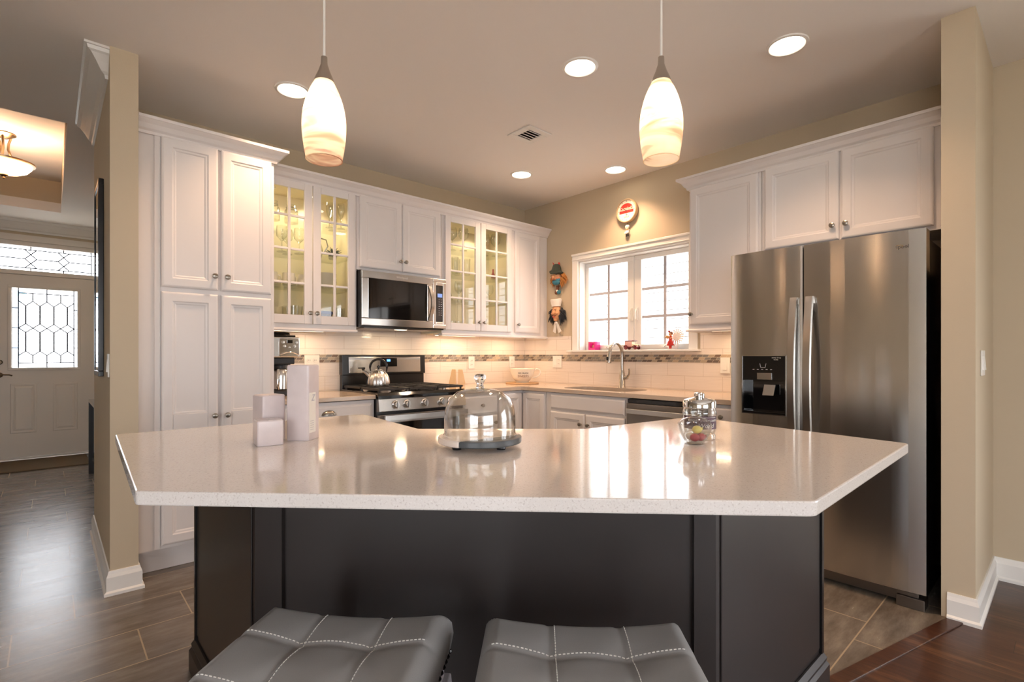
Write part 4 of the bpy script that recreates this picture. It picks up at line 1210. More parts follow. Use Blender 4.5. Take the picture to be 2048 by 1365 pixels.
# ceiling vent
vt_ = thing('ceiling_vent', 'square white ceiling air vent with louvres over dark gaps', 'vent', (-1.268, -1.378, CH - .012))
m = MB()
x0, x1, y0, y1 = -1.378, -1.158, -1.490, -1.268
for a in ((x0, x1, y0, y0 + .05), (x0, x1, y1 - .05, y1), (x0, x0 + .05, y0 + .05, y1 - .05), (x1 - .05, x1, y0 + .05, y1 - .05)): m.box(*a, CH - .010, CH - .0006)
mk('frame', m, 'trim', vt_, bevel=.004)
m = MB(); m.box(x0 + .05, x1 - .05, y0 + .05, y1 - .05, CH - .0025, CH - .0008); mk('duct_shade_sheet', m, 'black', vt_)  # black sheet painted in for the shade inside the duct
for k in range(4):
    yy = y0 + .052 + k * .030
    m = MB(); m.rings([[(x0 + .051, yy, CH - .011), (x1 - .051, yy, CH - .011), (x1 - .051, yy + .002, CH - .0125), (x0 + .051, yy + .002, CH - .0125)], [(x0 + .051, yy + .018, CH - .003), (x1 - .051, yy + .018, CH - .003), (x1 - .051, yy + .020, CH - .0045), (x0 + .051, yy + .020, CH - .0045)]]); mk('louvre', m, 'trim', vt_)

# entry ceiling fixture
fx, fy = -4.03, 2.12
f = thing('ceiling_fixture', 'semi-flush bronze ceiling lamp with glowing glass bowl in the entry', 'ceiling lamp', (fx, fy, 2.69))
m = MB(); m.lathe([(.075, 3.0595), (.078, 3.05), (.055, 3.035), (.03, 3.02)], 24, (fx, fy, 0)); mk('canopy', m, 'bronze', f, smooth=True)
m = MB()
for k in range(3):
    a = 2 * PI * k / 3 + .4
    m.tube([(fx + r * math.cos(a), fy + r * math.sin(a), z) for r, z in ((.045, 3.03), (.03, 2.98), (.028, 2.93), (.05, 2.87), (.12, 2.835), (.18, 2.826))], .009, 8)
mk('arm', m, 'bronze', f, smooth=True)
m = MB(); m.rings([[(fx + r * math.cos(2 * PI * i / 40), fy + r * math.sin(2 * PI * i / 40), z) for i in range(40)] for r, z in ((.19, 2.83), (.20, 2.826), (.198, 2.814), (.18, 2.811), (.178, 2.822), (.19, 2.83))], True, False, False); mk('ring', m, 'bronze', f, smooth=True)
m = MB(); m.rings([[(fx + r * math.cos(2 * PI * i / 40), fy + r * math.sin(2 * PI * i / 40), z) for i in range(40)] for r, z in ((.181, 2.818), (.174, 2.79), (.148, 2.757), (.10, 2.733), (.05, 2.722), (.012, 2.72))], True, False, False); mk('glass_bowl', m, 'bowl_glass', f, smooth=True)
m = MB(); m.lathe([(.004, 2.675), (.010, 2.683), (.009, 2.694), (.017, 2.70), (.028, 2.711), (.026, 2.721)], 16, (fx, fy, 0)); mk('finial', m, 'bronze', f, smooth=True)
for k in range(2):
    light('entry_glow', 'POINT', (fx - .06 + .12 * k, fy, 2.79), 8, WARM, .035, parent=f)

# ------------------------------------------------------------------ entry things
m = MB(); m.box(-4.18, -3.42, 3.30, 4.02, .0005, .012); tag(mk('doormat', m, 'mat', bevel=.004), 'olive brown doormat on the tile in front of the entry door', 'doormat')
pf = thing('wall_mirror', 'tall black-framed mirror on the wall by the kitchen entrance, seen edge-on', 'mirror', (-3.53, -.17, 1.075))
m = MB(o=(-3.5225, -.34, 1.075), u=(0, 1, 0), v=(0, 0, 1), n=(-1, 0, 0)); frame_strip(m, 0, .345, 0, 1.09, .03, 0, .025); mk('frame', m, 'black', pf, bevel=.003)
m = MB(o=(-3.5225, -.34, 1.075), u=(0, 1, 0), v=(0, 0, 1), n=(-1, 0, 0)); m.box(.03, .315, .03, 1.06, 0, .021); mk('mirror_glass', m, 'mirror', pf)
ct = thing('console_table', 'narrow black console table against the entry wall beyond the mirror', 'table', (-3.34, 2.2, 0))
m = MB(); m.box(-3.455, -3.225, 1.69, 2.75, .722, .75); mk('tabletop', m, 'black_gloss', ct, bevel=.003)
for xx in (-3.435, -3.25):
    for yy in (1.715, 2.725): m = MB(); m.box(xx - .02, xx + .02, yy - .02, yy + .02, .001, .721); mk('leg', m, 'black', ct)
m = MB(); m.box(-3.43, -3.255, 1.74, 2.70, .15, .17); mk('lower_shelf', m, 'black', ct)
cb = thing('silver_bowl', 'small shiny silver bowl on the black console table', 'bowl', (-3.365, 1.80, .7505))
m = MB(); m.lathe([(.03, .0), (.032, .006), (.012, .014), (.014, .03), (.05, .055), (.072, .085), (.07, .085), (.048, .06), (.01, .036)], 20, (-3.365, 1.80, .751)); mk('bowl_body', m, 'chrome', cb, smooth=True)

# switches and outlets
def plate(name, label, fr, wd_, hg, kind, cat='outlet', grp=None):
    o = Vector(fr['o'])
    t = thing(name, label, cat, o, 0, grp)
    f2 = dict(fr)
    m = MB(**f2); m.box(-wd_ / 2, wd_ / 2, -hg / 2, hg / 2, 0, .006); mk('cover_plate', m, 'plastic_white', t, bevel=.002)
    n_ = len(kind)
    for i, k in enumerate(kind):
        a = (i - (n_ - 1) / 2) * .046
        if k == 'o':
            for zz in (.019, -.019):
                m = MB(**f2); m.lathe([(.0165, .0062), (.016, .0085), (.004, .0088)], 14, (a, zz, 0)); rc = mk('receptacle', m, 'plastic_white', t)
                m = MB(**f2); m.box(a - .0075, a - .005, zz - .004, zz + .005, .0088, .0092); m.box(a + .005, a + .0075, zz - .004, zz + .005, .0088, .0092); mk('slot', m, 'ink', rc)
        else:
            m = MB(**f2); m.rings([[(a - .016, -.033, .0062), (a + .016, -.033, .0062), (a + .016, .033, .0062), (a - .016, .033, .0062)], [(a - .015, -.032, .012), (a + .015, -.032, .012), (a + .015, .032, .0075), (a - .015, .032, .0075)]]); mk('rocker', m, 'plastic_white', t)
    return t
plate('wall_outlet', 'white wall outlet on the tile between the coffee maker and the range', A(-2.26, -.0122, 1.135), .115, .118, 'oo')
plate('wall_outlet', 'white wall outlet on the tile just right of the range', A(-.725, -.0122, 1.122), .073, .118, 'o')
plate('wall_outlet', 'white wall outlet on the tile above the teacup board', A(-.198, -.0122, 1.122), .073, .118, 'o')
plate('wall_switch', 'double white switch and outlet plate on the tile left of the sink window', B(-.0122, -.482, 1.128), .118, .118, 'so', 'switch')
plate('wall_switch', 'white rocker switch on the tile beside the refrigerator', B(-.0122, -2.18, 1.116), .073, .118, 's', 'switch')
plate('wall_switch', 'white rocker switch on the wall stub right of the refrigerator', dict(o=(-.50, -3.6357, 1.155), u=(1, 0, 0), v=(0, 0, 1), n=(0, -1, 0)), .115, .118, 'ss', 'switch')
plate('wall_switch', 'white switch on the wall edge below the tall mirror', dict(o=(-3.5226, -.664, 1.14), u=(0, 1, 0), v=(0, 0, 1), n=(-1, 0, 0)), .06, .118, 's', 'switch')

# ------------------------------------------------------------------ faucet
fc = thing('kitchen_faucet', 'brushed nickel gooseneck pull-down faucet behind the sink', 'faucet', (-.09, -1.31, .914))
fo = Vector((-.09, -1.31, .9145))
def L(pts): return [tuple(fo + Vector(p)) for p in pts]
m = MB(); m.lathe([(.031, 0), (.03, .006), (.027, .01), (.026, .10), (.022, .125), (.0175, .15)], 18, tuple(fo)); mk('body', m, 'nickel', fc, smooth=True)
m = MB()
pts = [(0, 0, .145), (0, 0, .23)]
for k in range(0, 13):
    t = PI * k / 12 * .93; pts.append((-.088 + .088 * math.cos(t), 0, .285 + .098 * math.sin(t)))
m.tube(L(pts), [.0165] + [.0145] * (len(pts) - 1), 12); mk('gooseneck', m, 'nickel', fc, smooth=True)
m = MB(); m.tube(L([(-.174, 0, .31), (-.179, 0, .27), (-.186, 0, .225), (-.188, 0, .213)]), [.0155, .0175, .022, .021], 14); sp = mk('spray_head', m, 'nickel', fc, smooth=True)
m = MB(); m.box(fo.x - .212, fo.x - .206, fo.y - .006, fo.y + .006, fo.z + .235, fo.z + .265); mk('button', m, 'black', sp)
m = MB(); m.tube(L([(0, -.02, .085), (0, -.055, .087)]), .0165, 12); m.tube(L([(0, -.05, .09), (-.005, -.075, .115), (-.012, -.082, .15), (-.016, -.079, .165)]), [.012, .0085, .007, .006], 10); mk('lever', m, 'nickel', fc, smooth=True)

# ------------------------------------------------------------------ kettle
kx, ky, kz = -1.838, -.27, .9556
kt = thing('tea_kettle', 'ribbed steel tea kettle with black arched handle on the range', 'kettle', (kx, ky, kz), math.radians(-42))
m = MB()
R = []
for r, z in ((.078, 0), (.086, .004), (.087, .012), (.0865, .035), (.080, .065), (.066, .092), (.046, .112), (.030, .119)):
    R.append([(r * (1 - .045 * abs(math.cos(8 * 2 * PI * i / 128)) ** 3) * math.cos(2 * PI * i / 128), r * (1 - .045 * abs(math.cos(8 * 2 * PI * i / 128)) ** 3) * math.sin(2 * PI * i / 128), z) for i in range(128)])
m.rings(R); mk('kettle_body', m, 'steel_lite', kt, smooth=True, local=True)
m = MB(); m.lathe([(.032, .119), (.031, .124), (.016, .129), (.006, .132)], 20); ld = mk('lid', m, 'steel_lite', kt, smooth=True, local=True)
m = MB(); m.lathe([(.005, .131), (.006, .136), (.013, .144), (.013, .151), (.006, .157)], 14); mk('lid_knob', m, 'black', ld, smooth=True, local=True)
m = MB(); m.tube([(-.070, 0, .075), (-.095, 0, .098), (-.118, 0, .112)], [.020, .015, .012], 12); mk('spout', m, 'steel_lite', kt, smooth=True, local=True)
m = MB(); m.tube([(-.112, 0, .124), (-.124, 0, .133)], .013, 10); m.tube([(-.105, 0, .138), (-.16, 0, .136)], .004, 6); mk('spout_cap', m, 'black', kt, smooth=True, local=True)
m = MB(); pts = [(-.062, 0, .112), (-.066, 0, .135)] + [(.066 * -math.cos(PI * k / 14), 0, .143 + .062 * math.sin(PI * k / 14)) for k in range(15)] + [(.066, 0, .135), (.062, 0, .108)]
m.tube(pts, [.0045, .0065] + [.0095] * 15 + [.0065, .0045], 10); mk('handle', m, 'black', kt, smooth=True, local=True)

# ------------------------------------------------------------------ coffee maker
cm = thing('coffee_maker', 'steel and black drip coffee maker beside the pantry', 'coffee maker', (-2.575, -.2, .9145))
CX0, CX1 = -2.69, -2.462
m = MB(); m.box(CX0, CX1, -.31, -.06, .915, .953); m.box(CX0, CX1, -.15, -.06, .953, 1.335); m.box(CX0 + .02, CX1 - .02, -.29, -.15, 1.13, 1.175); mk('base', m, 'plastic_black', cm, bevel=.006)
m = MB(); m.box(CX0 - .004, CX1 + .004, -.318, -.1505, 1.176, 1.318); hs = mk('brew_housing', m, 'steel_lite', cm, bevel=.008)
m = MB(); m.box(CX0 + .02, CX1 - .02, -.305, -.155, 1.3185, 1.33); m.rings([[(x, y, 1.331) for x, y in rrect(CX0 + .03, CX1 - .045, -.30, -.16, .03)], [(x, y, 1.35) for x, y in rrect(CX0 + .035, CX1 - .05, -.295, -.165, .03)]]); mk('lid', m, 'black_gloss', cm, bevel=.003)
fr = A(CX0, -.3185, 1.176)
m = MB(**fr); m.prism(rrect(.092, .226, .008, .132, .018), 0, .006); cpn = mk('control_panel', m, 'chrome', cm, bevel=.002)
m = MB(**fr); m.box(.145, .18, .098, .12, .0065, .0085); mk('display', m, 'black_gloss', cpn)
for a, b, r in ((.118, .105, .011), (.205, .105, .011), (.128, .078, .010), (.194, .078, .010), (.162, .070, .006)):
    m = MB(**fr); m.lathe([(r, .0062), (r * .9, .011), (r * .4, .0115)], 12, (a, b, 0)); mk('dial', m, 'nickel', cpn, smooth=True)
m = MB(**fr); m.tube([(.10, .02, .008), (.13, .034, .013), (.16, .038, .015), (.19, .034, .013), (.22, .02, .008)], .005, 8); mk('basket_pull', m, 'chrome', cpn, smooth=True)
m = MB(); m.lathe([(.062, .954), (.068, .96), (.07, 1.05), (.06, 1.09), (.05, 1.10)], 24, (-2.56, -.225, 0)); cf = mk('carafe', m, 'steel_lite', cm, smooth=True)
m = MB(); m.lathe([(.052, 1.1005), (.05, 1.122), (.02, 1.126)], 20, (-2.56, -.225, 0)); mk('carafe_lid', m, 'plastic_black', cf, smooth=True)
m = MB(); m.tube([(-2.585, -.285, 1.085), (-2.605, -.335, 1.09), (-2.612, -.345, 1.06), (-2.612, -.342, .985), (-2.60, -.32, .968), (-2.588, -.29, .97)], .010, 8); mk('carafe_handle', m, 'chrome', cf, smooth=True)

# ------------------------------------------------------------------ candles
def candle(loc, rz, half, h, label, lab=False):
    t = thing('candle', label, 'candle', loc, rz, 'pale candles on the island')
    m = MB(); m.rings([[(x, y, z) for x, y in rrect(-half + i, half - i, -half + i, half - i, .006)] for i, z in ((.001, 0), (0, .002), (0, h - .004), (.003, h - .0005), (.012, h - .003), (.02, h - .008))]); mk('wax_block', m, 'candle', t, smooth=True, local=True)
    m = MB(); m.tube([(0, 0, h - .008), (.001, 0, h - .001)], .0012, 5); mk('wick', m, 'thread', t, local=True)
    if lab:
        fr = dict(o=(0, -half - .0004, 0), u=(1, 0, 0), v=(0, 0, 1), n=(0, -1, 0))
        m = MB(**fr); m.box(-half + .004, half - .028, .025, .155, 0, .0006); lb = mk('paper_label', m, 'plastic_white', t, local=True)
        m = MB(**fr); 
        for k in range(5): m.box(-half + .01, half - .042, .034 + k * .007, .0355 + k * .007, .0007, .0011)
        mk('print_lines', m, 'grille_bar', lb, local=True)
        lettering('Z', .03, lb, 'grille_bar', fr, (-.011, .137, .0012), shear=.3, local=True)
    return t
candle((-3.123, -2.2155, .9145), math.radians(42.5), .0375, .246, 'tall pale square candle with a paper label', True)
candle((-3.207, -2.142, .9145), math.radians(8.6), .0375, .148, 'medium-height pale square candle behind the small cube candle')
candle((-3.238, -2.239, .9145), math.radians(-7), .0375, .078, 'small cube-shaped pale candle in front of the other two')

# ------------------------------------------------------------------ cake dome
cx, cy, cz = -2.766, -2.703, .9145
bd = thing('serving_board', 'round marble and slate board on small dark feet under the glass dome', 'board', (cx, cy, cz), math.radians(-41))
def half_disc(r, z0, z1, cut, sign, bev=.003):
    P = []
    a0 = math.acos(cut / r)
    n = 48
    rng = [a0 + (2 * PI - 2 * a0) * k / n for k in range(n + 1)] if sign < 0 else [-a0 + 2 * a0 * k / n for k in range(n + 1)]
    return [(r * math.cos(a), r * math.sin(a)) for a in rng]
ang = math.radians(-52)
def rot(P, a): return [(x * math.cos(a) - y * math.sin(a), x * math.sin(a) + y * math.cos(a)) for x, y in P]
m = MB(); m.prism(rot(half_disc(.1275, 0, 0, .055, -1), ang), .012, .031); mk('marble_half', m, 'marble', bd, local=True, bevel=.004)
m = MB(); m.prism(rot(half_disc(.1275, 0, 0, .0553, 1), ang), .012, .031); mk('slate_half', m, 'slate', bd, local=True, bevel=.004)
for k in range(4):
    a = PI / 4 + k * PI / 2
    m = MB(); m.lathe([(.013, 0), (.014, .004), (.012, .0118)], 12, (.092 * math.cos(a), .092 * math.sin(a), 0)); mk('foot', m, 'black', bd, local=True)
dm = thing('cake_dome', 'clear glass cake dome with a round knob on the marble and slate board', 'dome', (cx, cy, cz + .0315))
m = MB(); prof = [(.112, 0), (.1125, .004), (.1085, .010), (.1095, .03), (.109, .062), (.104, .09), (.092, .115), (.07, .133), (.045, .1415), (.018, .1445), (.012, .145)]
R = lambda rr, zz: [(rr * math.cos(2 * PI * i / 56), rr * math.sin(2 * PI * i / 56), zz) for i in range(56)]
m.rings([R(r, z) for r, z in prof] + [R(max(r - .003, .004), z - .003) for r, z in reversed(prof[4:])] + [R(.1065, .03), R(.1055, .01), R(.107, 0)], True, False, False)
mk('dome_shell', m, 'dome', dm, smooth=True, local=True)
m = MB(); m.lathe([(.014, .1455), (.0115, .149), (.0105, .158), (.014, .166), (.0185, .174), (.0185, .181), (.013, .188), (.004, .1895)], 24); mk('knob', m, pm('solid_glass', (1, 1, 1, 1), 0.02, trans=1.0, ior=1.45), dm, smooth=True, local=True)

# ------------------------------------------------------------------ sweet jars
jx, jy = -2.243, -3.127
bj = thing('candy_bowl', 'small lidded glass bowl holding red and yellow sweets', 'bowl', (jx, jy, .9145))
m = MB(); prof = [(.026, 0), (.027, .005), (.034, .012), (.043, .028), (.049, .045), (.0515, .06)]
R = lambda rr, zz: [(rr * math.cos(2 * PI * i / 40), rr * math.sin(2 * PI * i / 40), zz) for i in range(40)]
m.rings([R(r, z) for r, z in prof] + [R(r - .003, z + .002) for r, z in reversed(prof)], True, True, True); mk('bowl', m, 'dome', bj, smooth=True, local=True)
m = MB(); m.rings([R(r, z) for r, z in ((.0525, .0605), (.051, .064), (.036, .077), (.016, .084), (.006, .086))], True, False, True); ldj = mk('lid', m, 'dome', bj, smooth=True, local=True)
m = MB(); m.ball((0, 0, .099), .0135, 16, 10); mk('lid_knob', m, 'dome', ldj, smooth=True, local=True)
for k, (a, r, z, mt, lb) in enumerate(((3.6, .016, .018, 'candy_red', 'red wrapped sweet low on the left inside the small glass bowl'), (5.2, .017, .018, 'candy_red', 'larger red wrapped sweet at the front inside the small glass bowl'), (1.4, .016, .018, 'candy_white', 'white wrapped sweet at the back inside the small glass bowl'), (4.3, .010, .042, 'candy_yellow', 'yellow wrapped sweet on top inside the small glass bowl'))):
    c = (jx + r * math.cos(a), jy + r * math.sin(a), .9145 + z - .0135 + .004)
    m = MB(); m.ball((c[0], c[1], c[2] + .0125), (.0155, .0145, .0125), 12, 8)
    m.rings([[(c[0] + .013, c[1] + s * .003, c[2] + .0125 + t * .003) for s, t in ((-1, -1), (1, -1), (1, 1), (-1, 1))], [(c[0] + .022, c[1] + s * .008, c[2] + .0135 + t * .004) for s, t in ((-1, -1), (1, -1), (1, 1), (-1, 1))]])
    tag(mk('wrapped_sweet', m, mt, smooth=True), lb, 'sweet')
tx, ty = -2.136, -3.086
tj = thing('candy_jar', 'taller glass sweet jar with silver lid and plum label behind the small bowl', 'jar', (tx, ty, .9145), math.radians(-54))
m = MB(); prof = [(.047, 0), (.050, .003), (.050, .012), (.0475, .018), (.0505, .026), (.052, .034), (.052, .078), (.0535, .082), (.0535, .092), (.0515, .095), (.0495, .103)]
m.rings([R(r, z) for r, z in prof] + [R(r - .003, z) for r, z in reversed(prof[3:])] + [R(.02, .02)], True, True, True); mk('jar_body', m, 'dome', tj, smooth=True, local=True)
m = MB(); m.lathe([(.0515, .1035), (.053, .105), (.053, .123), (.049, .129), (.034, .133), (.02, .1355), (.016, .138)], 36); jl = mk('lid', m, 'chrome', tj, smooth=True, local=True)
m = MB(); m.lathe([(.0155, .1382), (.017, .141), (.017, .149), (.013, .152), (.004, .153)], 20); mk('lid_knob', m, 'chrome', jl, smooth=True, local=True)
def cyl_patch(m, r, a0, a1, z0, z1, th=.0006, n=24):
    rs = []
    for k in range(n + 1):
        a = a0 + (a1 - a0) * k / n
        rs.append([((r + t) * math.cos(a), (r + t) * math.sin(a), z) for t, z in ((0, z0), (th, z0), (th, z1), (0, z1))])
    m.rings(rs)
m = MB(); cyl_patch(m, .0524, -PI / 2 - 1.25, -PI / 2 + 1.25, .036, .078); jb = mk('jar_label', m, 'purple_label', tj, smooth=True, local=True)
fj = dict(o=(0, 0, 0), u=(1, 0, 0), v=(0, 0, 1), n=(0, -1, 0))
lettering('HERSHEY\u2019S CHOCOLATE', .009, jb, 'ink_white', fj, (.006, .064, .0007), bend=.0525, local=True)
lettering('World', .020, jb, 'ink_white', fj, (.014, .047, .0007), bend=.0525, shear=.25, local=True)
m = MB(); cyl_patch(m, .0531, -PI / 2 - 1.0, -PI / 2 + 1.0, .0735, .0745); mk('label_rule', m, 'ink_white', jb, local=True)

# ------------------------------------------------------------------ counter things
# paired upright holder right of the range
hx, hy = -.99, -.145
nh_ = thing('napkin_holder', 'cream ceramic holder with two tapered upright wings right of the range', 'holder', (hx, hy, .9145), math.radians(-38))
for s_, tw in ((-1, .25), (1, -.1)):
    m = MB()
    rs = []
    for k in range(9):
        t = k / 8; w_ = .056 * (1 - t) + .030 * t; xo = s_ * (.042 * (1 - t) + .030 * t); d_ = .026 * (1 - t) + .010 * t
        z = .012 + .138 * t
        rs.append([(xo - w_ * .62, -d_ - .005 * s_, z), (xo + w_ * .62, -d_ + .012 * s_, z), (xo + w_ * .62, d_ + .012 * s_, z), (xo - w_ * .62, d_ - .005 * s_, z)])
    m.rings(rs); mk('wing', m, 'cream', nh_, local=True, bevel=.004)
m = MB(); m.prism(rrect(-.062, .062, -.04, .04, .02), 0, .0118); mk('base', m, 'cream', nh_, local=True, bevel=.003)
# giant teacup on a board
ux, uy = -.31, -.29
br = thing('trivet_board', 'thin round wooden board on the counter under the oversized teacup', 'board', (ux, uy, .9145))
m = MB(); m.lathe([(.160, 0), (.163, .003), (.163, .009), (.16, .012)], 40); mk('disc', m, pm('pale_oak', srgb(188, 150, 108), .5, noise=(12, .1)), br, local=True)
tc = thing('teacup_planter', 'oversized cream teacup with printed lettering on the corner board', 'cup', (ux, uy, .927), math.radians(-42.2))
m = MB(); prof = [(.062, 0), (.064, .004), (.060, .008), (.078, .022), (.098, .05), (.112, .085), (.122, .128), (.126, .134)]
R = lambda rr, zz: [(rr * math.cos(2 * PI * i / 48), rr * math.sin(2 * PI * i / 48), zz) for i in range(48)]
m.rings([R(r, z) for r, z in prof] + [R(r - .005, z) for r, z in reversed(prof[3:])], True, True, True); cbd = mk('cup_body', m, 'porcelain', tc, smooth=True, local=True)
m = MB(); m.tube([(.117, 0, .118), (.140, 0, .132), (.168, 0, .126), (.178, 0, .10), (.166, 0, .07), (.135, 0, .05), (.098, 0, .042)], .007, 10); mk('handle', m, 'porcelain', tc, smooth=True, local=True)
lettering('SO MUCH', .022, cbd, 'ink', fj, (.008, .092, .003), bend=.1135, local=True)
lettering('SWEETS', .030, cbd, 'ink_soft', fj, (.008, .062, .0035), bend=.1035, local=True)

# ------------------------------------------------------------------ window sill things
SZ = WZ0 + .0005
ch = thing('candle_holder', 'magenta glass square candle holder at the left end of the window sill', 'candle holder', (.03, -.893, SZ))
m = MB(); fr = B(.0, -.84, SZ)
X0, X1, Y0, Y1 = .0, .075, -.945, -.865
m.box(X0, X1, Y0, Y1, SZ, SZ + .008)
for a in ((X0, X1, Y0, Y0 + .005), (X0, X1, Y1 - .005, Y1), (X1 - .005, X1, Y0 + .005, Y1 - .005)): m.box(*a, SZ + .008, SZ + .078)
fb_ = B(X0, Y1 - .005, SZ + .008); 
m2 = MB(**fb_); frame_strip(m2, 0, .07, 0, .07, .014, -.005, 0); mk('front_frame', m2, 'pink', ch)
mk('holder_box', m, 'pink', ch)
m = MB(); m.lathe([(.018, .0085), (.018, .045), (.004, .046)], 16, (.035, -.905, SZ)); mk('votive', m, 'cream', ch, smooth=True)
# toy van
van = thing('toy_van', 'miniature vintage delivery van, pink and cream with maroon wheels, on the window sill', 'toy van', (.02, -1.335, SZ), -PI / 2)
# local: x forward (toward -y in the room), y left
m = MB(); m.rings([[(-.062, y, z) for y, z in ((-.024, .026), (.024, .026), (.024, .07), (.018, .078), (-.018, .078), (-.024, .07))], [(.012, y, z) for y, z in ((-.024, .026), (.024, .026), (.024, .07), (.018, .078), (-.018, .078), (-.024, .07))]]); mk('cargo_body', m, pm('pale_pink_paint', srgb(226, 178, 172), .35), van, local=True, bevel=.002)
m = MB(); m.box(.0125, .034, -.023, .023, .026, .048); m.box(.0125, .016, -.023, .023, .048, .072); m.box(.031, .034, -.023, -.019, .048, .072); m.box(.031, .034, .019, .023, .048, .072); m.rings([[(.0345, y, z) for y, z in ((-.016, .026), (.016, .026), (.016, .042), (.010, .049), (-.010, .049), (-.016, .042))], [(.066, y, z) for y, z in ((-.013, .026), (.013, .026), (.013, .040), (.008, .046), (-.008, .046), (-.013, .040))]]); mk('cab', m, pm('pale_cream_paint', srgb(242, 232, 196), .3), van, local=True, bevel=.001)
m = MB(); m.rings([[(-.064, y, z) for y, z in ((-.026, .0785), (.026, .0785), (.018, .083), (-.018, .083))], [(.040, y, z) for y, z in ((-.026, .0785), (.026, .0785), (.018, .081), (-.018, .081))]]); m.box(.0125, .036, -.024, .024, .0722, .0784); mk('roof', m, 'maroon', van, local=True)
m = MB(); m.box(-.066, .064, -.012, .012, .018, .0258)
for sy in (-1, 1):
    m.rings([[(x, sy * .026 + y, z) for y, z in ((-.008, 0), (.008, 0), (.008, .003), (-.008, .003))] and [(x, sy * .026 - .008, z), (x, sy * .026 + .008, z), (x, sy * .026 + .008, z + .003), (x, sy * .026 - .008, z + .003)] for x, z in ((-.068, .022), (-.055, .034), (-.04, .036), (-.026, .024), (.02, .020), (.035, .032), (.05, .036), (.066, .028), (.07, .02))])
mk('fenders', m, 'maroon', van, local=True)
for wx in (-.047, .05):
    for sy in (-1, 1):
        m = MB(o=(wx, sy * .026, .0165), u=(1, 0, 0), v=(0, 0, 1), n=(0, sy, 0)); m.lathe([(.0155, -.004), (.016, -.002), (.016, .003), (.012, .004), (.010, .002), (.004, .0045)], 18); mk('wheel', m, 'maroon', van, smooth=True, local=True)
m = MB(o=(.0665, 0, .036), u=(0, 1, 0), v=(0, 0, 1), n=(1, 0, 0)); m.box(-.009, .009, -.009, .007, 0, .002); mk('radiator', m, 'bronze', van, local=True)
# figurine of a girl with a plate in front of a doily
fgx, fgy = .03, -1.70
gf = thing('girl_figurine', 'small girl figurine in a red skirt carrying a dish on the window sill', 'figurine', (fgx, fgy, SZ), -PI / 2 - .25)
m = MB(); m.lathe([(.030, 0), (.030, .004), (.012, .006)], 18); mk('base', m, 'candy_white', gf, local=True)
m = MB(); m.lathe([(.010, .005), (.012, .03), (.026, .032), (.030, .036), (.022, .062), (.012, .078), (.016, .095), (.014, .104), (.006, .110)], 18); mk('dress', m, 'red', gf, smooth=True, local=True)
m = MB(); m.ball((0, 0, .126), (.0145, .0145, .017), 14, 10); m.ball((0, -.014, .124), (.003, .003, .003), 6, 5)
for s_ in (-1, 1):
    m.tube([(s_ * .014, 0, .1), (s_ * .02, -.014, .088), (s_ * .012 + .012, -.034, .092)], [.005, .0045, .004], 8)
m.tube([(.006, 0, .004), (.006, 0, .04)], .005, 8); m.tube([(-.006, 0, .004), (-.006, 0, .04)], .005, 8)
mk('body', m, 'skin', gf, smooth=True, local=True)
m = MB(); m.ball((0, .004, .132), (.017, .016, .015), 14, 9); mk('hair', m, 'brown', gf, smooth=True, local=True)
m = MB(); m.ball((-.014, .0, .148), (.012, .008, .010), 12, 8); mk('bow', m, 'candy_red', gf, smooth=True, local=True)
m = MB(); m.lathe([(.016, 0), (.026, .004), (.026, .006), (.01, .003)], 18, (.014, -.048, .092)); m.ball((.014, -.048, .104), (.017, .017, .010), 12, 8); mk('dish', m, pm('pie_crust', srgb(206, 158, 96), .5), gf, smooth=True, local=True)
dl = thing('lace_doily', 'round white lace-edged card standing behind the girl figurine on the sill', 'doily', (fgx, fgy - .03, SZ))
R_ = .062; czz = SZ + .062 + .05
m = MB(o=(fgx + .035, fgy - .038, SZ + .105), u=(0, -1, 0), v=(.12, 0, .993), n=(-.993, 0, .12))
n_ = 72
R0 = [((R_ + .003 * math.cos(18 * 2 * PI * i / n_)) * math.cos(2 * PI * i / n_), (R_ + .003 * math.cos(18 * 2 * PI * i / n_)) * math.sin(2 * PI * i / n_)) for i in range(n_)]
holes = []
for k in range(18):
    a = 2 * PI * (k + .5) / 18; holes.append([(.053 * math.cos(a) + .0042 * math.cos(t), .053 * math.sin(a) + .0042 * math.sin(t)) for t in [2 * PI * q / 8 for q in range(8)]])
for k in range(14):
    a = 2 * PI * (k + .5) / 14; holes.append([(.041 * math.cos(a) + .0034 * math.cos(t), .041 * math.sin(a) + .0034 * math.sin(t)) for t in [2 * PI * q / 8 for q in range(8)]])
m.polyhole(R0, holes, 0, .0012); mk('lace_disc', m, 'white_cloth', dl)
m = MB(); m.tube([(fgx + .036, fgy - .038, SZ + .10), (fgx + .062, fgy - .045, SZ + .001)], .003, 6); m.tube([(fgx + .034, fgy - .045, SZ + .05), (fgx + .028, fgy - .05, SZ + .001)], .003, 6); mk('easel', m, 'candy_white', dl)

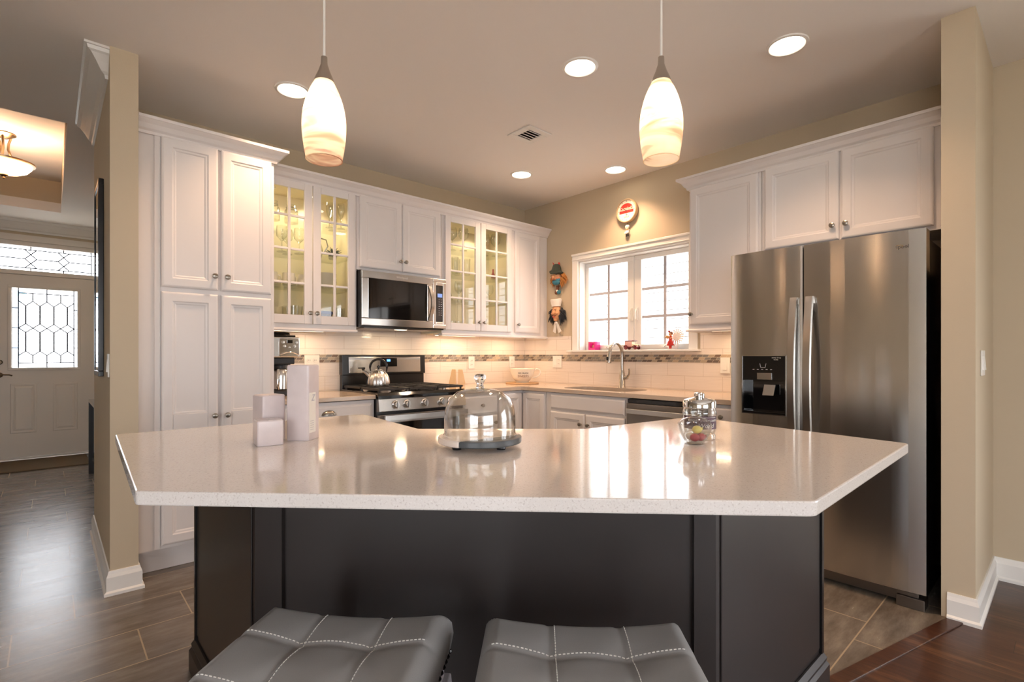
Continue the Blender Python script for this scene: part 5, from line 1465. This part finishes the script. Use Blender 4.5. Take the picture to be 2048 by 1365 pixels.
# ------------------------------------------------------------------ wall clock
ck = thing('wall_clock', 'round red and cream soup-advert wall clock above the window with a small chef pendulum', 'clock', (-.02, -1.313, 2.45))
fr = B(-.0005, -1.313, 2.45)
m = MB(**fr)
sg = 56
cr = lambda r, h: [(r * math.cos(2 * PI * i / sg), r * math.sin(2 * PI * i / sg), h) for i in range(sg)]
m.rings([cr(.100, 0), cr(.104, .012), cr(.104, .034), cr(.100, .040), cr(.094, .040), cr(.092, .032)], True, True, False); mk('case_rim', m, 'cream', ck, smooth=True)
m = MB(**fr); m.rings([cr(.0915, .026), cr(.0915, .031)]); df = mk('dial', m, 'dial', ck)
m = MB(**fr)
P = [(.068 * math.cos(PI * k / 20), .008 + .056 * math.sin(PI * k / 20)) for k in range(21)]
m.prism(P, .0312, .0318); m.box(-.072, .072, -.022, .004, .0312, .0318); mk('red_emblem', m, 'red', df)
lettering('Campbell\u2019s', .031, df, 'dial', fr, (.0, .019, .0324), shear=.3)
lettering('IN', .014, df, 'ink', fr, (.006, -.036, .0318)); lettering('SOUP', .021, df, 'ink_gold', fr, (.002, -.056, .0318))
for k in range(12):
    a = PI / 2 - k * PI / 6
    lettering(str(k or 12), .013, df, 'ink', fr, (.081 * math.cos(a), .081 * math.sin(a), .0318), name='numeral')
m = MB(**fr); m.prism([(-.002, 0), (.002, 0), (.0015, -.045), (-.0015, -.045)], .0335, .0345); m.prism([(0, -.003), (0, .003), (-.03, .026), (-.032, .023)], .0347, .0357); m.lathe([(.004, .033), (.003, .037)], 12); mk('hands', m, 'ink', ck)
m = MB(**fr); m.tube([(0, -.10, .018), (.0, -.125, .018)], .002, 6)
rod = mk('pendulum', m, 'bronze', ck)
m = MB(**fr); m.ball((0, -.137, .018), (.022, .016, .012), 14, 9); m.box(-.014, .014, -.152, -.142, .010, .026); mk('chef_hat', m, 'white_cloth', rod, smooth=True)
m = MB(**fr); m.ball((0, -.160, .018), (.013, .014, .011), 14, 9); mk('chef_head', m, 'skin', rod, smooth=True)
m = MB(**fr); m.ball((0, -.186, .018), (.020, .017, .011), 14, 9); m.tube([(-.018, -.18, .02), (-.022, -.195, .026), (-.004, -.196, .03)], .005, 7); m.tube([(.018, -.18, .02), (.024, -.168, .024)], .005, 7); mk('chef_jacket', m, 'white_cloth', rod, smooth=True)
m = MB(**fr); m.tube([(-.008, -.198, .018), (-.009, -.222, .018)], .007, 8); m.tube([(.007, -.198, .018), (.009, -.22, .018)], .007, 8); mk('chef_legs', m, 'ink', rod, smooth=True)

# ------------------------------------------------------------------ puppet heads on the wall
def fringe(m, c, n, rad, ln, spread, seed, down=.3):
    rn = random.Random(seed)
    for k in range(n):
        a = spread[0] + (spread[1] - spread[0]) * rn.random()
        r0 = rad * (.55 + .3 * rn.random()); L_ = ln * (.6 + .6 * rn.random()); h = .012 + .04 * rn.random()
        p0 = Vector((c[0] + r0 * math.cos(a), c[1] + r0 * math.sin(a), h))
        p1 = p0 + Vector((math.cos(a) * L_ * .6, math.sin(a) * L_ * .5 - down * L_ * .5, .008 * (rn.random() - .5)))
        p2 = p0 + Vector((math.cos(a) * L_ * .9, math.sin(a) * L_ * .7 - down * L_, 0))
        p1.z = max(p1.z, .008); p2.z = max(p2.z, .008)
        m.tube([p0, p1, p2], [.006, .0045, .0008], 5)
# chef head
pz = 1.615
pu = thing('chef_mask', 'hanging chef puppet head with white hat, black hair and white neck scarf', 'wall figure', (-.05, -.497, pz), 0, 'puppet heads left of the window')
fr = B(-.0005, -.497, pz)
m = MB(**fr); m.ball((0, 0, .042), (.052, .078, .040), 20, 14); m.ball((.004, -.005, .085), (.011, .018, .013), 12, 8); m.ball((0, -.072, .05), (.026, .016, .022), 12, 8)
for s_ in (-1, 1): m.ball((s_ * .027, -.012, .068), (.017, .014, .013), 10, 8)
hd_ = mk('face', m, 'skin', pu, smooth=True)
m = MB(**fr)
for s_ in (-1, 1): m.tube([(s_ * .004, -.028, .086), (s_ * .022, -.034, .084), (s_ * .040, -.026, .074)], [.006, .006, .001], 7); m.tube([(s_ * .010, .024, .080), (s_ * .030, .030, .072)], [.004, .002], 6)
mk('moustache_and_brows', m, 'brown', hd_, smooth=True)
m = MB(**fr)
for s_ in (-1, 1): m.ball((s_ * .020, .013, .076), (.007, .0045, .004), 8, 6)
mk('eyes', m, 'ink', hd_, smooth=True)
m = MB(**fr); m.tube([(-.020, -.044, .078), (0, -.050, .084), (.020, -.044, .078)], [.002, .005, .002], 7); mk('mouth', m, 'red', hd_, smooth=True)
m = MB(**fr); fringe(m, (-.028, .0), 70, .05, .05, (PI * .72, PI * 1.4), 3, .9); fringe(m, (.03, .0), 80, .05, .055, (-PI * .42, PI * .25), 4, .9); m.ball((-.048, -.005, .022), (.024, .055, .018), 12, 8); m.ball((.052, -.01, .022), (.024, .06, .018), 12, 8); mk('hair', m, 'hair_black', pu, smooth=True)
m = MB(**fr)
rs = []
for t, w_, d_ in ((0, .052, .036), (.2, .053, .037), (.35, .057, .040), (.7, .064, .043), (.92, .066, .044), (1, .058, .038)):
    rs.append([(w_ * math.cos(2 * PI * i / 24) * (1 + .03 * math.sin(i * 2.1) * (t > .3)), .058 + .072 * t + .004 * math.cos(4 * PI * i / 24) * (t > .8), .045 + d_ * math.sin(2 * PI * i / 24)) for i in range(24)])
m.rings(rs); mk('chef_hat', m, 'white_cloth', pu, smooth=True)
m = MB(**fr); m.ball((0, -.102, .045), (.022, .014, .014), 10, 8)
for s_ in (-1, 1): m.rings([[(s_ * .002, -.098, .040), (s_ * .018, -.100, .040), (s_ * .018, -.100, .052), (s_ * .002, -.098, .052)], [(s_ * .008, -.15, .030), (s_ * .036, -.15, .030), (s_ * .036, -.15, .042), (s_ * .008, -.15, .042)], [(s_ * .020, -.205, .028), (s_ * .056, -.186, .028), (s_ * .056, -.186, .034), (s_ * .020, -.205, .034)]])
mk('neck_scarf', m, 'white_cloth', pu, smooth=True)
# hat puppet
pz = 1.965
pw = thing('hatted_mask', 'hanging puppet head with dark green hat, ginger hair and teal scarf', 'wall figure', (-.05, -.505, pz), 0, 'puppet heads left of the window')
fr = B(-.0005, -.505, pz)
m = MB(**fr); m.ball((0, 0, .042), (.052, .066, .040), 20, 14); m.ball((-.006, -.006, .088), (.012, .016, .018), 12, 8); m.ball((0, -.058, .05), (.030, .016, .022), 12, 8)
hd_ = mk('face', m, 'skin', pw, smooth=True)
m = MB(**fr)
for s_ in (-1, 1): m.ball((s_ * .030, -.018, .066), (.016, .014, .012), 10, 8)
mk('cheeks', m, 'blush', hd_, smooth=True)
m = MB(**fr)
for s_ in (-1, 1): m.ball((s_ * .020, .016, .076), (.006, .004, .004), 8, 6)
mk('eyes', m, 'ink', hd_, smooth=True)
m = MB(**fr); m.tube([(-.024, -.034, .074), (-.004, -.030, .088), (.020, -.036, .076)], [.003, .008, .003], 7); mk('moustache', m, 'brown', hd_, smooth=True)
m = MB(**fr); fringe(m, (.034, .0), 80, .05, .055, (-PI * .45, PI * .3), 8, .7); fringe(m, (-.03, -.01), 50, .045, .04, (PI * .75, PI * 1.4), 9, .8); m.ball((.056, -.006, .022), (.026, .05, .018), 12, 8); m.ball((-.05, -.02, .02), (.018, .044, .016), 12, 8); mk('hair', m, 'hair_ginger', pw, smooth=True)
m = MB(**fr)
rs = []
for y, w_, d_ in ((.030, .078, .050), (.040, .084, .054), (.048, .060, .044), (.085, .048, .038), (.115, .036, .030), (.122, .02, .018)):
    rs.append([(w_ * math.cos(2 * PI * i / 24) + .006, y + .014 * math.sin(2 * PI * i / 12 + 1) * (y < .05) - .016 * math.cos(2 * PI * i / 24) * (y < .05), .056 + d_ * math.sin(2 * PI * i / 24)) for i in range(24)])
m.rings(rs); ht = mk('felt_hat', m, 'hat_green', pw, smooth=True)
m = MB(**fr); m.tube([(-.02, .105, .06), (-.034, .135, .06), (-.045, .146, .06)], [.006, .005, .001], 6); m.ball((.034, .122, .05), (.010, .018, .01), 10, 7); mk('feather', m, 'red', ht, smooth=True)
m = MB(**fr); m.ball((0, -.052, .052), (.05, .030, .030), 16, 10); m.ball((.028, -.036, .056), (.026, .022, .024), 12, 8); mk('scarf', m, 'teal', pw, smooth=True)
m = MB(**fr); m.tube([(-.003, -.08, .03), (-.003, -.1, .03)], .002, 5); m.ball((-.004, -.112, .03), (.018, .022, .016), 12, 8); m.tube([(-.014, -.086, .03), (-.02, -.100, .03)], .006, 6); m.tube([(.012, -.084, .03), (.016, -.100, .03)], .006, 6); ps = mk('pendant_puppet', m, 'brown', pw, smooth=True)
m = MB(**fr); m.ball((.014, -.150, .03), (.022, .022, .018), 12, 8); mk('puppet_dress', m, 'teal', ps, smooth=True)
m = MB(**fr); m.ball((-.002, -.138, .036), (.012, .014, .014), 10, 7); mk('puppet_apron', m, 'white_cloth', ps, smooth=True)
m = MB(**fr); m.ball((-.024, -.152, .028), (.014, .022, .016), 10, 7); mk('puppet_tail', m, 'brown', ps, smooth=True)

# ------------------------------------------------------------------ glass and china behind the glass doors
def ware(name, label, cat, prof, loc, group, mat='ware', seg=24, th=.002, extra=None):
    t = thing(name, label, cat, loc, 0, group)
    full = prof + [(max(r - th, .001), max(z, .004)) for r, z in reversed(prof)]
    m = MB(); m.rings([[(r * math.cos(2 * PI * i / seg), r * math.sin(2 * PI * i / seg), z) for i in range(seg)] for r, z in full], True, True, True)
    mk(name + '_body', m, mat, t, smooth=True, local=True)
    if extra: extra(t)
    return t
F4, F3, F2, F1 = SHZ[0] + .0006, SHZ[1] + .0006, SHZ[2] + .0006, UZ0 + .0306
wine = [(.034, 0), (.033, .003), (.006, .008), (.004, .02), (.004, .075), (.012, .085), (.034, .108), (.040, .135), (.037, .165), (.033, .182)]
flute = [(.030, 0), (.028, .003), (.005, .008), (.004, .07), (.012, .085), (.024, .12), (.026, .16), (.023, .19)]
tumbler = [(.028, 0), (.030, .006), (.034, .07), (.037, .135)]
short = [(.033, 0), (.035, .005), (.038, .05), (.040, .088)]
mug = [(.036, 0), (.040, .005), (.042, .04), (.041, .088)]
bowlp = [(.035, 0), (.04, .004), (.06, .025), (.078, .06), (.08, .062)]
def row(proto, spots, group):
    for i, (x, y, z) in enumerate(spots):
        if i == 0: proto.location = (x, y, z)
        else: dup(proto, (x, y, z), random.random())
# left glass cabinet, top shelf: decanters
def wire(t):
    m = MB(); m.tube([(-.03, 0, .125), (-.034, -.006, .10), (-.03, 0, .08)], .0025, 6); m.tube([(.03, 0, .125), (.034, -.006, .10), (.03, 0, .08)], .0025, 6); m.tube([(.034 * math.cos(2 * PI * k / 20), .034 * math.sin(2 * PI * k / 20), .11) for k in range(21)], .0025, 6)
    mk('wire_bail', m, 'pewter', t, local=True, smooth=True)
jar_p = [(.045, 0), (.047, .006), (.046, .085), (.032, .105), (.030, .13), (.034, .135)]
ware('clip_jar', 'clear clip-top jar with metal bail on the top shelf nearest the pantry', 'jar', jar_p, (-2.585, -.15, F4), 'clip jars', extra=wire)
ware('clip_jar', 'clear clip-top jar with metal bail on the top shelf left of the cabinet middle', 'jar', jar_p, (-2.455, -.14, F4), 'clip jars', extra=wire)
p = ware('champagne_flute', 'clear champagne flute on the right half of the left top shelf', 'glass', flute, (0, 0, 0), 'champagne flutes')
row(p, [(-2.20, -.20, F4), (-2.15, -.13, F4), (-2.12, -.22, F4)], 0)
p = ware('wine_glass', 'clear stemmed wine glass on the second shelf of the left glass cabinet', 'glass', wine, (0, 0, 0), 'wine glasses on the second shelf')
row(p, [(-2.62, -.17, F3), (-2.54, -.20, F3), (-2.48, -.13, F3), (-2.42, -.20, F3)], 0)
ware('glass_jug', 'clear glass jug with a dark curved handle on the second shelf', 'jug', [(.04, 0), (.045, .005), (.05, .06), (.035, .11), (.03, .15), (.036, .165)], (-2.29, -.17, F3), None,
     extra=lambda t: mk('handle', MB().tube([(.03, -.02, .14), (.06, -.04, .13), (.07, -.05, .08), (.045, -.03, .03)], .0045, 8), 'pewter', t, smooth=True, local=True))
pp = thing('air_plant', 'small spiky dark green plant on the second shelf of the left glass cabinet', 'plant', (-2.16, -.16, F3))
m = MB(); m.lathe([(.025, 0), (.03, .01), (.03, .03)], 14); mk('pot', m, 'slate', pp, local=True)
m = MB(); rn = random.Random(5)
for k in range(34):
    a = rn.random() * 2 * PI; e = .25 + rn.random() * 1.1; L_ = .05 + .03 * rn.random()
    m.tube([(0, 0, .028), (L_ * .5 * math.cos(a) * math.cos(e), L_ * .5 * math.sin(a) * math.cos(e), .03 + L_ * .6 * math.sin(e)), (L_ * math.cos(a) * math.cos(e), L_ * math.sin(a) * math.cos(e), .03 + L_ * math.sin(e) * .9)], [.005, .0045, .0006], 5)
mk('leaves', m, 'plant', pp, local=True)
p = ware('mug', 'pale china mug on the third shelf of the left glass cabinet', 'mug', mug, (0, 0, 0), 'china mugs', 'porcelain',
         extra=lambda t: mk('handle', MB().tube([(.04, 0, .07), (.062, 0, .066), (.066, 0, .04), (.042, 0, .022)], .005, 8), 'porcelain', t, smooth=True, local=True))
row(p, [(-2.61, -.20, F2), (-2.50, -.22, F2), (-2.39, -.20, F2), (-2.555, -.09, F2), (-2.445, -.09, F2)], 0)
lbl = ['lowest bowl of the white stack on the third shelf', 'second bowl up in the white stack on the third shelf', 'third bowl up in the white stack on the third shelf', 'topmost bowl of the white stack on the third shelf']
for k in range(4):
    if k == 0: p = ware('china_bowl', lbl[0], 'bowl', bowlp, (-2.22, -.17, F2), 'stacked china bowls', 'porcelain')
    else: dup(p, (-2.22, -.17, F2 + .019 * k), 0, lbl[k])
for k, lb in enumerate(('bottom plate of the grey stack in the left glass cabinet', 'middle plate of the grey stack in the left glass cabinet', 'top plate of the grey stack in the left glass cabinet')):
    if k == 0: p = ware('dinner_plate', lb, 'plate', [(.05, 0), (.055, .002), (.085, .016), (.088, .017)], (-2.585, -.165, F1), 'stacked plates', pm('stoneware', srgb(196, 188, 178), .35))
    else: dup(p, (-2.585, -.165, F1 + .0125 * k), 0, lb)
p = ware('water_tumbler', 'clear tumbler on the cabinet floor behind the left glass door', 'glass', tumbler, (0, 0, 0), 'tumblers by the plates')
row(p, [(-2.47, -.22, F1), (-2.42, -.16, F1), (-2.47, -.10, F1)], 0)
fb2 = thing('food_container', 'clear food tub with a dark blue lid on the cabinet floor', 'container', (-2.24, -.19, F1))
m = MB(); m.lathe([(.05, 0), (.055, .004), (.062, .085)], 24); mk('tub', m, 'amber', fb2, smooth=True, local=True)
m = MB(); m.lathe([(.066, .0855), (.068, .09), (.068, .102), (.06, .106), (.03, .104)], 24); mk('lid', m, 'blue_lid', fb2, smooth=True, local=True)
p = ware('water_tumbler', 'ribbed clear tumbler in the right corner of the left cabinet floor', 'glass', tumbler, (0, 0, 0), 'corner tumblers')
row(p, [(-2.13, -.22, F1), (-2.11, -.14, F1)], 0)
# right glass cabinet
p = ware('balloon_glass', 'large clear balloon wine glass on the top shelf of the right glass cabinet', 'glass', [(.036, 0), (.035, .003), (.006, .008), (.004, .02), (.004, .09), (.016, .10), (.042, .125), (.048, .155), (.044, .185), (.037, .205)], (0, 0, 0), 'balloon wine glasses')
row(p, [(-1.15, -.20, F4), (-1.05, -.15, F4), (-.96, -.20, F4), (-.77, -.20, F4), (-.67, -.15, F4), (-.58, -.20, F4)], 0)
p = ware('tall_tumbler', 'clear tall tumbler on the second shelf behind the left door of the right cabinet', 'glass', [(.024, 0), (.026, .006), (.031, .15)], (0, 0, 0), 'tall tumblers')
row(p, [(-1.20 + .066 * k, -.22 + .06 * (k % 2), F3) for k in range(5)], 0)
p = ware('liqueur_glass', 'small stemmed liqueur glass on the second shelf behind the right door', 'glass', [(.024, 0), (.022, .003), (.004, .007), (.003, .05), (.012, .06), (.02, .085), (.018, .11)], (0, 0, 0), 'liqueur glasses')
row(p, [(-.80, -.20, F3), (-.73, -.14, F3)], 0)
ware('amber_bottle', 'slim glass bottle with reddish contents on the second shelf', 'bottle', [(.018, 0), (.02, .005), (.02, .04), (.008, .07), (.007, .10)], (-.60, -.19, F3), None, pm('red_cordial', srgb(150, 70, 60), .15))
def stop(t):
    m = MB(); m.ball((0, 0, .193), (.016, .016, .012), 12, 8); mk('stopper', m, 'slate', t, smooth=True, local=True)
ware('decanter', 'clear conical decanter with dark stopper on the third shelf', 'decanter', [(.05, 0), (.054, .005), (.05, .03), (.022, .12), (.014, .15), (.014, .175), (.019, .18)], (-1.13, -.18, F2), None, extra=stop)
p = ware('pitcher_glass', 'clear footed glass on the third shelf of the right glass cabinet', 'glass', wine, (0, 0, 0), 'footed glasses on the third shelf')
row(p, [(-.99, -.17, F2), (-.94, -.10, F2), (-.76, -.17, F2), (-.62, -.16, F2)], 0)
p = ware('whisky_glass', 'short clear glass on the floor of the right glass cabinet', 'glass', short, (0, 0, 0), 'short glasses')
row(p, [(-1.19, -.21, F1), (-1.10, -.21, F1), (-1.15, -.13, F1), (-1.00, -.18, F1)], 0)
kb = thing('knife_block', 'dark upright caddy on the floor of the right glass cabinet', 'caddy', (-.74, -.18, F1))
m = MB(); m.box(-.04, .04, -.035, .035, 0, .12); mk('caddy_box', m, 'plastic_black', kb, local=True, bevel=.004)
for k in range(3): m = MB(); m.box(-.028 + k * .022, -.016 + k * .022, -.01, .01, .1205, .145); mk('handle', m, 'black_matte', kb, local=True)
